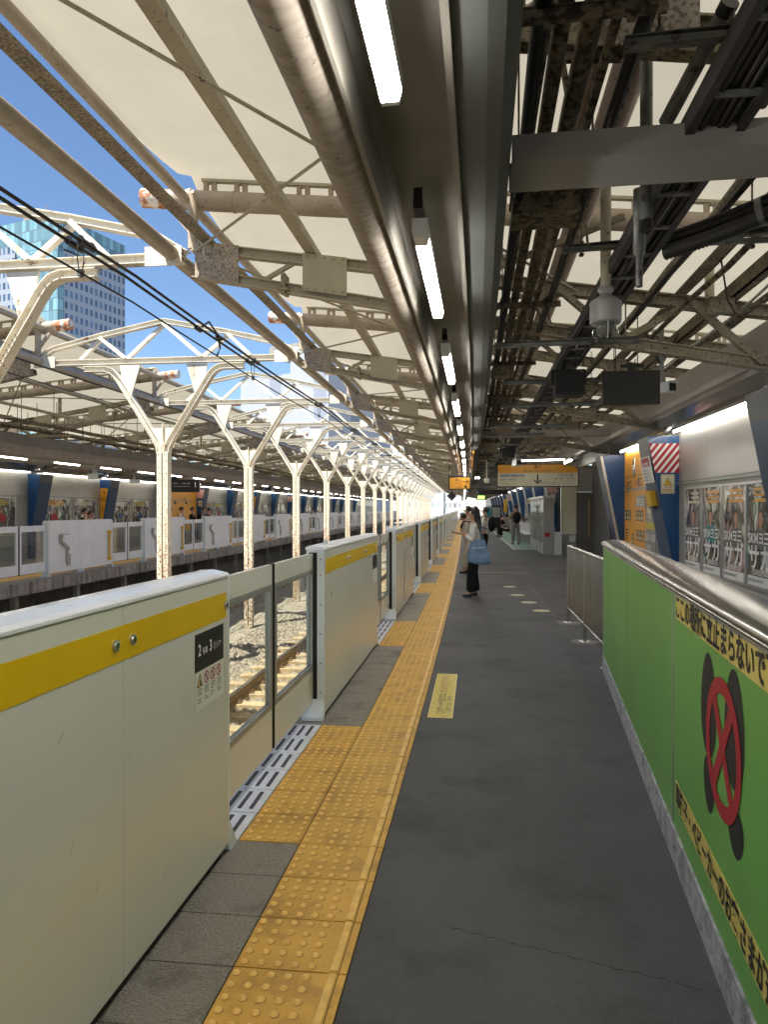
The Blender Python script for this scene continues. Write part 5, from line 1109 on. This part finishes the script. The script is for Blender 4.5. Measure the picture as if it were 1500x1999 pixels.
struct(m.build('green_floor_marking', ['mat_green', 'pale']))
m = MB().ybox(-.45, 1.30, 17.5, 17.62, .001, .005); m.build('x', ['orange_line']); tag(C.objects['x'], 'thin orange line across the dark paving behind the woman', 'floor line'); C.objects['x'].name = 'floor_line'
# floor stickers
o = MB().box(-.095, .095, -.71, .71, .0005, .003, 0).box(-.088, .088, -.70, .70, .003, .0035, 1).build('floor_sticker', ['strip_yellow', 'sticker']); put(o, -.308, 6.03, 0)
tag(o, 'rectangular yellow sticker with small print on the dark paving', 'floor sticker')
a = text('このゲート付近では', (.02, -.62, .0036), (0, 1, 0), (-1, 0, 0), .06, o, 'ink', fitw=.58); a = text('立ち止まらないで下さい', (.02, .02, .0036), (0, 1, 0), (-1, 0, 0), .06, o, 'red', fitw=.6); a = text('ご注意ください お客さま', (.065, -.58, .0036), (0, 1, 0), (-1, 0, 0), .03, o, 'ink', fitw=.5)
for k, (x, y) in enumerate(((.925, 14.43), (.985, 13.05), (1.10, 12.05), (1.20, 11.08))):
    o = MB().disc((0, 0, .002), (1, 0, 0), (0, 1, 0), .135, 28, 0).disc((0, 0, .003), (1, 0, 0), (0, 1, 0), .118, 28, 1).build('round_sticker', ['sticker', 'cream_sign']); o.location = (x, y, .001)
    tag(o, '%s round yellow floor sticker, counted from the woman towards the railing' % ORD[k+1], 'floor sticker', 'round yellow floor stickers')

# ================================================================== GREEN STAIRCASE WALL
def G(y): return .584+.11*y
root = empty('green_wall', 'bright green waist-high wall round the stairs, with yellow text strips and stainless capping', 'wall'); gy0, gy1 = -.6, 7.05
ang = -math.atan(.11); root.location = (G(0), 0, 0); root.rotation_euler = (0, 0, ang); gl = 1/math.cos(math.atan(.11))
L0, L1 = gy0*gl, gy1*gl
jo = [3.32*gl, 5.15*gl]
m = MB(); e = [L0, 1.2*gl]+jo+[L1]
for a, b in zip(e[:-1], e[1:]): m.box(0, .05, a+.004, b-.004, .155, 1.205)
m.build('green_panels', ['green'], root)
MB().box(.004, .14, L0, L1-.002, .15, 1.20).build('core', ['alu_dull'], root)
MB().box(-.008, .14, L0, L1+.01, 0, .149).build('plinth', ['plinth'], root)
m = MB().box(-.004, -.0005, jo[0]-.010, jo[0]+.010, .16, 1.20).box(-.003, -.0005, L0, L1, 1.195, 1.212).box(-.004, .05, L1-.006, L1+.006, .15, 1.21); m.build('joint_strip', ['alu'], root)
pr = []
for k in range(15):
    t = R(205-k*11.5); pr.append((.096+.118*math.cos(t), 1.240+.040*math.sin(t)+.0))
prof = [(-.012, 1.214), (-.016, 1.228)]+pr+[(.235, 1.252), (.235, 1.20), (.05, 1.20)]
m = MB(); cj = [L0, .3*gl, 1.8*gl, 3.5*gl, 5.35*gl, L1+.02]
for a, b in zip(cj[:-1], cj[1:]):
    n = 5
    for q in range(n):
        ya, yb = a+(b-a-.006)*q/n, a+(b-a-.006)*(q+1)/n
        m.prof((0, ya, 0), (0, yb, 0), prof, (0, 0, 1), 0, True, caps=(q in (0, n-1)))
m.build('stainless_capping', ['cap'], root)
m = MB()
for c in cj[1:-1]: m.prof((0, c-.007, 0), (0, c+.002, 0), [(x*1.0, z-.004) for x, z in prof], (0, 0, 1), 0)
m.build('capping_joint', ['dark'], root)
# yellow text strips
def gstrip(z0, z1, s_, h, ya, fw, zo): 
    MB().box(-.0022, -.0006, L0, ya, z0, z1).build('yellow_strip', ['strip_yellow'], root); return text(s_, (-.0024, ya-.02, z0+zo), (0, -1, 0), Z_, h, root, 'ink', bold=.028, fitw=fw)
ys1 = 3.25*gl
gstrip(1.095, 1.203, 'ここの場所に立止まらないで下さい', .086, ys1, 1.57, .016); gstrip(.268, .376, '車椅子・ベビーカーのお客さまが通ります', .086, ys1, 1.62, .016)
# footprints with a prohibition ring
m = MB()
def ell(yc, zc, ry, rz, mi, x, taper=0, seg=28): m.add([(x, yc-ry*math.cos(t)*(1-taper*math.sin(t)), zc+rz*math.sin(t)) for t in [2*math.pi*k/seg for k in range(seg)]], [tuple(range(seg))], mi)
FC = 2.86; 
ell(2.645, .88, .117, .186, 0, -.0012, .12); ell(2.30, .895, .117, .188, 0, -.0012, .12)
ell(2.63, .60, .085, .10, 0, -.0012, -.2); ell(2.28, .585, .09, .078, 0, -.0012, -.2)
m.build('footprints', ['ink', 'red'], root)
m = MB().ring((-.0032, 2.44, .79), (0, -1, 0), (0, 0, 1), .178, .232, 44, 0)
for s in (1, -1):
    d = Vector((0, -s*math.cos(R(52)), math.sin(R(52)))); p = Vector((-.0030-.0003*s, 2.44, .79)); n_ = Vector((0, -d.z, d.y))*.027
    m.add([p-d*.19-n_, p+d*.19-n_, p+d*.19+n_, p-d*.19+n_], [(0, 1, 2, 3)])
m.build('prohibition_ring', ['red'], root)
m = MB(); rr = random.Random(12)
for k in range(26):
    y = rr.uniform(1.6, 6.8); z = rr.uniform(.2, 1.1); m.add([(-.0009, y, z), (-.0009, y+.004, z), (-.0009, y+.006+rr.uniform(-.05, .05), z+rr.uniform(.03, .12))], [(0, 1, 2)])
m.build('scratches', ['plate'], root)
# railing
root = empty('railing', 'low stainless bar railing continuing from the end of the green wall', 'railing')
ry0, ry1 = 7.12, 10.02
MB().tube([(0, 0, 1.06), (0, ry1-ry0, 1.06)], .022, 10).tube([(0, 0, .20), (0, ry1-ry0, .20)], .016, 8).build('rail', ['steel'], root)
for y in (.03, 1.45, ry1-ry0): MB().tube([(0, y, 0), (0, y, 1.05)], .021, 10).lathe([(.075, 0), (.075, .008), (.022, .012)], (0, y, 0.002), 18).build('post', ['steel'], root)
for k in range(24):
    y = .12+.12*k
    if y < ry1-ry0-.05: MB().tube([(0, y, .2), (0, y, 1.05)], .009, 6).build('bar', ['steel'], root)
root.location = (1.42, ry0, 0); root.rotation_euler = (0, 0, -.012)
# concrete patches at post feet
m = MB().disc((1.43, 8.57, .0012), (1, 0, 0), (0, 1, 0), .16, 20).disc((1.45, 9.98, .0012), (1, 0, 0), (0, 1, 0), .17, 20); struct(m.build('paving_patch', ['concrete']))

# ================================================================== BUILDINGS BEHIND
def fac(name, wallc, glassc, sx, sz, fr=.25, rough=.15, org=(0, 0, 0), rot=0, metal=0):
    """procedural facade: grid of glazed cells in the wall's own directions (object coordinates)"""
    m = bpy.data.materials.new(name); m.use_nodes = True; n = m.node_tree.nodes; l = m.node_tree.links; p = n['Principled BSDF']
    tc = n.new('ShaderNodeTexCoord'); sp_ = n.new('ShaderNodeSeparateXYZ'); l.new(tc.outputs['Object'], sp_.inputs[0])
    ad = n.new('ShaderNodeMath'); ad.operation = 'ADD'; l.new(sp_.outputs[0], ad.inputs[0]); l.new(sp_.outputs[1], ad.inputs[1])
    def grid(o, size, f):
        d = n.new('ShaderNodeMath'); d.operation = 'DIVIDE'; d.inputs[1].default_value = size; l.new(o, d.inputs[0]); fr_ = n.new('ShaderNodeMath'); fr_.operation = 'FRACT'; l.new(d.outputs[0], fr_.inputs[0])
        g = n.new('ShaderNodeMath'); g.operation = 'GREATER_THAN'; g.inputs[1].default_value = f; l.new(fr_.outputs[0], g.inputs[0]); return g.outputs[0], d.outputs[0]
    a, da = grid(ad.outputs[0], sx, fr[0]); b, db = grid(sp_.outputs[2], sz, fr[1]); mu = n.new('ShaderNodeMath'); mu.operation = 'MULTIPLY'; l.new(a, mu.inputs[0]); l.new(b, mu.inputs[1])
    fl = n.new('ShaderNodeCombineXYZ'); f1 = n.new('ShaderNodeMath'); f1.operation = 'FLOOR'; l.new(da, f1.inputs[0]); f2 = n.new('ShaderNodeMath'); f2.operation = 'FLOOR'; l.new(db, f2.inputs[0]); l.new(f1.outputs[0], fl.inputs[0]); l.new(f2.outputs[0], fl.inputs[1])
    wn = n.new('ShaderNodeTexWhiteNoise'); l.new(fl.outputs[0], wn.inputs[0]); r = n.new('ShaderNodeValToRGB'); r.color_ramp.elements[0].color = (*[c*.6 for c in glassc], 1); r.color_ramp.elements[1].color = (*[min(1, c*1.5) for c in glassc], 1); l.new(wn.outputs[0], r.inputs[0])
    mx = n.new('ShaderNodeMix'); mx.data_type = 'RGBA'; l.new(mu.outputs[0], mx.inputs[0]); mx.inputs[6].default_value = (*wallc, 1); l.new(r.outputs[0], mx.inputs[7]); l.new(mx.outputs[2], p.inputs['Base Color'])
    mr = n.new('ShaderNodeMapRange'); mr.inputs[3].default_value = .7; mr.inputs[4].default_value = rough; l.new(mu.outputs[0], mr.inputs[0]); l.new(mr.outputs[0], p.inputs['Roughness']); p.inputs['Specular IOR Level'].default_value = .6
    return m
M['tower_stone'] = fac('tower_stone', (.27, .31, .38), (.08, .13, .21), 1.9, 3.4, (.45, .42)); M['tower_glass'] = fac('tower_glass', (.10, .16, .20), (.16, .30, .36), 1.5, 3.4, (.10, .10), .05)
M['white_tower'] = fac('white_tower', (.34, .37, .42), (.22, .25, .31), 9.0, 60, (.72, .02), .4); M['pale_block'] = fac('pale_block', (.50, .52, .52), (.34, .38, .42), 1.4, 3.2, (.5, .6))  # pale_block: window colours kept near the wall tone, distance haze painted in
def bpos(u, v, d): l = (u-750)/1375*d; a = R(6.43); return (l*math.cos(a)-d*math.sin(a), l*math.sin(a)+d*math.cos(a), 1.58+(993-v)/1375*d)
root = empty('office_tower', 'tall stone and blue-green glass office tower beyond the roofs at the upper left', 'office tower')
p = bpos(115, 419, 200); q = bpos(246, 480, 224.5)
root.location = (p[0], p[1], 0); d = Vector((q[0]-p[0], q[1]-p[1], 0)); root.rotation_euler = (0, 0, math.atan2(d.y, d.x)); Ld = d.length; H = p[2]
MB().box(1.82, Ld, .3, 30, 0, H-9.5, 0).build('stone_facade', ['tower_stone'], root)
MB().box(-.3, Ld, .0, 26, H-9, H, 0).box(-.3, 1.8, .0, 16, 0, H-9.1, 0).build('glass_corner', ['tower_glass'], root)
MB().box(-.5, 3.8, 16.5, 60, 0, H-7, 0).build('stone_wing', ['tower_stone'], root)
MB().box(2, 8, 8, 16, H, H+2.4).tube([(5, 10, H+2.4), (5, 10, H+6)], .15, 6).build('roof_plant', ['concrete'], root)
root = empty('white_tower', 'white panelled tower seen through the white trusses', 'office tower'); p = bpos(470, 730, 120); q = bpos(646, 690, 110)
root.location = (p[0], p[1], 0); d = Vector((q[0]-p[0], q[1]-p[1], 0)); root.rotation_euler = (0, 0, math.atan2(d.y, d.x)); MB().box(0, d.length*.6, 0, 18, 0, 23.5).box(d.length*.6, d.length, -.6, 18, 0, 27.5).build('panelled_walls', ['white_tower'], root); MB().box(3, 12, 4, 12, 27.6, 29.5).build('roof_plant', ['concrete'], root)
root = empty('apartment_block', 'pale block with small windows beyond the far end of the tracks', 'apartment block'); p = bpos(655, 770, 170); root.location = (p[0], p[1], 0); MB().box(0, 26, 0, 20, 0, 24).build('walls', ['pale_block'], root); MB().box(4, 10, 4, 10, 24, 26.5).build('roof_plant', ['concrete'], root)
root = empty('apartment_block', 'distant pale block at the vanishing point of the tracks', 'apartment block'); p = bpos(845, 940, 210); root.location = (p[0], p[1], 0); MB().box(0, 9, 0, 20, 0, 8).build('walls', ['pale_block'], root); MB().box(2, 7, 3, 9, 8, 9.2).build('roof_plant', ['concrete'], root)
# ================================================================== PEOPLE
def skin(name, chains, mat, parent, sub=2, mats=None):
    """chains: list of [(x,y,z,r)...]; a chain may start with ('@', point index) to branch"""
    vs = []; es = []; rs = []
    for ch in chains:
        prev = None
        for p in ch:
            if p[0] == '@': prev = p[1]; continue
            vs.append(p[:3]); rs.append((p[3], p[4] if len(p) > 4 else p[3])); i = len(vs)-1
            if prev is not None: es.append((prev, i))
            prev = i
    me = bpy.data.meshes.new(name); me.from_pydata(vs, es, []); o = bpy.data.objects.new(name, me); C.objects.link(o)
    o.modifiers.new('s', 'SKIN'); sd = me.skin_vertices[0].data
    for i, r in enumerate(rs): sd[i].radius = r
    sd[0].use_root = True
    m2 = o.modifiers.new('u', 'SUBSURF'); m2.levels = sub; m2.render_levels = sub
    dg = bpy.context.evaluated_depsgraph_get(); ev = bpy.data.meshes.new_from_object(o.evaluated_get(dg)); bpy.data.objects.remove(o)
    for p in ev.polygons: p.use_smooth = True
    ev.materials.clear(); ev.materials.append(M[mat]); o = bpy.data.objects.new(name, ev); C.objects.link(o); o.parent = parent; return o
def ellipsoid(name, c, r, mat, parent, cut=None, seg=20, tilt=0):
    bm = bmesh.new(); bmesh.ops.create_uvsphere(bm, u_segments=seg, v_segments=seg//2+4, radius=1)
    for v in bm.verts:
        v.co = Vector((v.co.x*r[0], v.co.y*r[1], v.co.z*r[2]))
    if cut: cut(bm)
    bmesh.ops.rotate(bm, verts=bm.verts, matrix=Matrix.Rotation(tilt, 3, 'Y')); bmesh.ops.translate(bm, verts=bm.verts, vec=c)
    me = bpy.data.meshes.new(name); bm.to_mesh(me); bm.free()
    for p in me.polygons: p.use_smooth = True
    me.materials.append(M[mat]); o = bpy.data.objects.new(name, me); C.objects.link(o); o.parent = parent; return o
for nm, c, r in (('cloth_white', (.62, .60, .54), .8), ('cloth_black', (.012, .012, .014), .8), ('cloth_tan', (.30, .25, .18), .85), ('cloth_grey', (.22, .22, .21), .85), ('cloth_striped', (.50, .44, .36), .85), ('tote_blue', (.17, .27, .40), .75), ('shoe', (.03, .035, .04), .5), ('cloth_beige', (.42, .37, .29), .85)):
    M[nm] = pm(nm, c, r, vs=9, var=.22, bump=.3, bs=25, spec=.2)
M['lips'] = pm('lips', (.4, .12, .1), .4)
# local frame: the person faces +x, z up
def person(label, loc, rz, H=1.6, top='cloth_white', legs='cloth_black', lean=0.0, head=(0, 0), stance=((.02, .09), (-.02, -.09)), arms=None, hairlen=.0, bag=None, wide=1.0, seated=False, hair='hair', coat=.0, flare=.064):
    k = H/1.6; root = empty('person', label, 'person', None, loc=(loc[0], loc[1], loc[2] if len(loc) > 2 else 0), rz=rz)
    hz = .83*k if not seated else .47; sx = lambda z: lean*(z-hz)
    ch = hz+.44*k; nk = hz+.54*k; hx = sx(nk)+head[0]; hc = hz+.665*k+head[1]
    sh = .165*k*wide; T = lambda x, y, z, r, r2=None: (x, y, z, r*k, (r2 or r)*k)
    body = [[T(0, 0, hz, .125, .10), T(sx(hz+.2*k), 0, hz+.2*k, .115, .085), T(sx(ch), 0, ch, .13, .085), T(sx(nk)+.01, 0, nk, .048), T(hx*.7+.0, 0, nk+.055*k, .05), T(hx, 0, hc-.01*k, .078, .09), T(hx-.005, 0, hc+.06*k, .07, .078)]]
    feet = []; trs = []
    for s, (fx, fy) in zip((1, -1), stance):
        hp = (0, s*.085*k, hz-.03*k)
        if seated: kn = (.42*k, s*.11*k, hz+.03); an = (fx+.42*k, fy, .09)
        else: kn = (fx*.5+.03*k, (s*.09*k+fy)/2, hz*.52); an = (fx, fy, .085*k)
        body.append([('@', 0), T(*hp, .085), T(*kn, .056), T(*an, .036), T(an[0]+.10*k, an[1], .045*k, .032)])
        trs.append([T(0, s*.02, hz+.04*k, .11, .10), T(hp[0], hp[1], hp[2]-.05*k, .098), T(*kn, .075), T(an[0]-.0, an[1], an[2]+.0, (flare if not seated else .055))])
        feet.append([T(an[0]-.04*k, an[1], .05*k, .042, .038), T(an[0]+.05*k, an[1], .042*k, .042, .034), T(an[0]+.155*k, an[1], .032*k, .040, .026)])
    arms = arms or (((.0, .25, .25), (.05, .26, 0)), ((.0, -.25, .25), (.05, -.26, 0)))
    slv = []; hands = []
    for s, (el, wr) in zip((1, -1), arms):
        S0 = (sx(ch), s*sh, ch+.02*k); E = (S0[0]+el[0]*k, S0[1]+(el[1]-s*.165)*k, S0[2]-el[2]*k); Wd = Vector(wr); Wp = (E[0]+wr[0]*k, E[1]+wr[1]*k, E[2]+wr[2]*k)
        d = (Vector(Wp)-Vector(E)).normalized(); Hd = Vector(Wp)+d*.075*k
        i0 = sum(len([p for p in c if p[0] != '@']) for c in body)
        body.append([('@', 2), T(*S0, .055), T(*E, .038), T(*Wp, .026), T(*Hd, .030, .018)])
        up = Vector((0, 0, 1)) if abs(d.z) < .8 else Vector((1, 0, 0)); a = d.cross(up).normalized()
        for f in range(4):                                          # four fingers and a thumb
            b0 = Hd+a*(f-1.5)*.017*k; L_ = (.052, .062, .058, .045)[f]*k; cu = (Vector((0, 0, -1)) if abs(d.z) < .8 else Vector((1, 0, 0)))
            b1 = b0+d*L_*.5+cu*.004*k; b2 = b1+d*L_*.4+cu*.018*k
            body.append([('@', i0+3), T(*(b0+d*.01*k), .009), T(*b1, .0085), T(*b2, .007)])
        t0 = Vector(Wp)+d*.03*k+a*.026*k*s; body.append([('@', i0+3), T(*t0, .010), T(*(t0+d*.03*k+a*.016*k*s), .0085)])
        slv.append([T(S0[0], S0[1]*.75, S0[2]-.015*k, .075, .07), T(*S0, .072), T(*E, .058), T(*(Vector(E).lerp(Vector(Wp), .9)), .046)])
    skin('body', body, 'skin', root, 2)
    skin('trousers', trs[:1], legs, root, 2); skin('trousers', trs[1:], legs, root, 2)
    for f in feet: skin('shoe', [f], 'shoe', root, 2)
    low = hz-.10*k-coat*k if not seated else hz
    skin('jacket', [[T(sx(low), 0, low, .155, .135), T(sx(hz+.15*k), 0, hz+.15*k, .16, .125), T(sx(ch)-.005, 0, ch-.02*k, .165, .115), T(sx(nk), 0, nk-.02*k, .070)]], top, root, 2)
    for s_ in slv: skin('sleeve', [s_], top, root, 2)
    # head detail: face faces +x
    ellipsoid('nose', (hx+.098*k, 0, hc+.01*k), (.014*k, .010*k, .018*k), 'skin', root, seg=10)
    for s in (-1, 1):
        ellipsoid('eye', (hx+.083*k, s*.032*k, hc+.03*k), (.005*k, .008*k, .004*k), 'hair', root, seg=8); ellipsoid('ear', (hx-.005, s*.078*k, hc+.012*k), (.018*k, .008*k, .028*k), 'skin', root, seg=8)
    ellipsoid('mouth', (hx+.082*k, 0, hc-.036*k), (.008*k, .02*k, .005*k), 'lips', root, seg=8)
    def cut(bm):
        for v in bm.verts:
            n_ = noise.noise(v.co*22)*.006
            v.co += v.co.normalized()*n_
            if v.co.x > .045*k and v.co.z < .062*k: v.co.x = .045*k+(v.co.x-.045*k)*.12
            if v.co.z < -.045*k: v.co.z = -.045*k+(v.co.z+.045*k)*.2
    ellipsoid('hair', (hx-.018*k, 0, hc+.045*k), (.106*k, .092*k, .098*k), hair, root, cut, 28)
    if hairlen:
        m = MB(); n = 14; rings = []
        for q in range(10):
            t = q/9; z = hc+.06*k-hairlen*k*t; x = hx-.045*k-.05*k*math.sin(t*2.2)-lean*.2*t; w_ = (.088+.018*math.sin(t*3))*k*(1-.45*t**3); d_ = (.07-.02*t)*k
            rings.append([(x+d_*math.cos(a)+.004*math.sin(a*7+q), w_*math.sin(a), z) for a in [2*math.pi*j/n for j in range(n)]])
        m.add([p for r in rings for p in r], [(i*n+j, i*n+(j+1) % n, (i+1)*n+(j+1) % n, (i+1)*n+j) for i in range(9) for j in range(n)]+[tuple(range(9*n, 10*n))], 0, True); m.build('long_hair', [hair], root)
    if bag == 'backpack':
        m = MB(); x0 = sx(hz+.3*k)-.13*k
        ellipsoid('backpack_shell', (x0-.085*k, 0, hz+.28*k), (.11*k, .165*k, .24*k), 'cloth_black', root, seg=18)
        for s in (-1, 1): m.tube([(x0, s*.09*k, ch+.06*k), (sx(ch)+.06*k, s*.10*k, ch+.085*k), (sx(ch)+.125*k, s*.11*k, ch-.05*k), (sx(ch)+.10*k, s*.14*k, hz+.2*k), (x0, s*.15*k, hz+.12*k)], .018*k, 6)
        m.build('strap', ['cloth_black'], root)
    return root, dict(k=k, hz=hz, ch=ch, hx=hx, hc=hc, sh=sh)
# the woman waiting at the gates (faces the track, which is -x)
wx, wy, _ = W(0, 12.68, 0); wx = .205
pw, g = person('woman in a white jacket and black trousers with long black hair, waiting at the gates', (wx, wy), math.pi-.06, 1.585, 'cloth_white', 'cloth_black', lean=.02, head=(.02, -.005),
    stance=((.07, .10), (-.02, -.08)), arms=(((.02, .24, .27), (.14, -.04, .10)), ((.03, -.22, .26), (.15, .07, .12))), hairlen=.46, flare=.088)
# blue tote on her left side (towards the camera, her +y is -y world)
root = empty('tote_bag', 'large pale blue tote bag hanging from the shoulder of the woman in white', 'tote bag')
bm = bmesh.new(); n = 12; k_ = 9; grid = {}
for s in (-1, 1):
    for i in range(n+1):
        for j in range(k_+1):
            u = i/n; v = j/k_; wdt = .105+.075*(1-v)+.02*math.sin(v*3); x = (u-.5)*2*wdt+.05*(1-v)*(u-.2); z = -.42+.40*v-.035*math.sin(math.pi*u)*(1-v)*1.1+.03*(u-.5)*-1*(1-v)
            y = s*(.004+.05*math.sin(math.pi*u)**.7*(1-v*.75)*(.35+.65*math.sin(math.pi*min(1, v*.8+.15))))+.004*noise.noise(Vector((x*18, z*10, s)))*3
            grid[(s, i, j)] = bm.verts.new((x, y, z))
for s in (-1, 1):
    for i in range(n):
        for j in range(k_):
            q = [grid[(s, i, j)], grid[(s, i+1, j)], grid[(s, i+1, j+1)], grid[(s, i, j+1)]]; bm.faces.new(q if s < 0 else q[::-1])
for i in range(n): bm.faces.new([grid[(-1, i, 0)], grid[(1, i, 0)], grid[(1, i+1, 0)], grid[(-1, i+1, 0)]])
for e in (0, n):
    for j in range(k_):
        q = [grid[(-1, e, j)], grid[(-1, e, j+1)], grid[(1, e, j+1)], grid[(1, e, j)]]; bm.faces.new(q)
me = bpy.data.meshes.new('pouch'); bm.to_mesh(me); bm.free()
for p in me.polygons: p.use_smooth = True
me.materials.append(M['tote_blue']); o = bpy.data.objects.new('pouch', me); C.objects.link(o); o.parent = root
m = MB()
for s in (-1, 1): m.tube([(-.09, s*.012, -.03), (-.045, s*.014, .14), (.0, .02, .315), (.045, s*.014, .14), (.09, s*.012, -.03)], .010, 6)
m.build('handles', ['tote_blue'], root)
text('MAISON VOYAGE', (-.10, -.062, -.17), (1, 0, .12), Z_, .022, root, 'white_print', fitw=.2) if 0 else None
MB().box(-.115, .115, -.062, -.060, -.178, -.166).build('printed_word', ['cloth_white'], root) if 0 else text('BLUE & BLUE', (-.115, -.060, -.185), (1, 0, .06), Z_, .02, root, 'white_print', bold=.02, fitw=.21, lift=.003) if 0 else None
m = MB()
for q in range(11):
    if q in (4,): continue
    m.box(-.108+.02*q, -.108+.02*q+.013, -.0585-.009*math.sin(math.pi*(q+.5)/11), -.0565-.009*math.sin(math.pi*(q+.5)/11), -.183+.002*q, -.166+.002*q)
m.build('printed_letters', ['white_print'], root)
root.location = (wx+.055, wy-.235, 1.06); root.rotation_euler = (0, 0, -.06)
root = empty('handheld_phone', 'dark phone held by the bowed passenger beside the gates', 'phone'); MB().box(-.04, .04, -.075, .075, -.005, .005).build('casing', ['black'], root); root.location = (-.21, 17.3, .99); root.rotation_euler = (.3, .4, 1.2)
person('bowed passenger with a striped top, pale trousers and backpack looking down at a phone', (.12, 17.35), math.pi+.15, 1.50, 'cloth_striped', 'cloth_beige', lean=.13, head=(.09, -.05), stance=((.10, .10), (.0, -.08)),
       arms=(((.03, .20, .26), (.19, -.08, .03)), ((.03, -.20, .26), (.19, .08, .03))), bag='backpack')
person('person with dark hair partly hidden behind the woman in white', (.13, 18.9), math.pi+.1, 1.62, 'cloth_tan', 'cloth_grey', lean=.04, bag=None)
person('person in a white top with a black bag behind the woman in white', (.66, 21.8), math.pi-.3, 1.60, 'cloth_white', 'cloth_black', bag='backpack')
person('far person with black clothes standing near the gates', (.55, 33.0), math.pi, 1.66, 'cloth_black', 'cloth_black')
person('walking man seen from behind with a black backpack, tan jacket and grey trousers', (2.29, 31.3), R(96), 1.72, 'cloth_tan', 'cloth_grey', lean=.02, stance=((.13, .11), (-.16, -.10)), bag='backpack')
person('seated person in black leaning forward on the bench', (2.42, 40.6), math.pi-.1, 1.6, 'cloth_black', 'cloth_black', lean=.45, head=(.05, -.02), seated=True, stance=((.02, .12), (-.05, -.12)))
person('second seated person in dark clothes on the bench', (2.46, 38.9), math.pi-.3, 1.6, 'cloth_grey', 'cloth_black', lean=.25, seated=True, stance=((.05, .12), (.0, -.12)))
# far platform passengers, seen over their gates
for (u_, yy, H, tp, lab, ln) in ((158, 20.6, 1.58, 'cloth_black', 'dark haired passenger bending behind the nearest whole far gate', .25), (170, 20.9, 1.5, 'cloth_black', 'second dark haired passenger bending behind the nearest whole far gate', .2),
                      (355, 29.5, 1.63, 'cloth_white', 'passenger in a cap and white shirt by the far orange panel', 0), (376, 31.0, 1.62, 'cloth_black', 'passenger in black beside the one in a white shirt', 0), (397, 32.3, 1.64, 'cloth_grey', 'passenger with a pale bag in front of the far striped pillar', .05),
                      (407, 31.2, 1.58, 'cloth_black', 'short passenger in black looking down near the far striped pillar', .1), (611, 60, 1.6, 'cloth_white', 'distant passenger in white among the far columns', 0)):
    th = math.atan((u_-750)/1375)-R(6.43); person(lab, (yy*math.tan(th), yy), R(5), H, tp, 'cloth_black', lean=ln, bag=('backpack' if 'bag' in lab else None))
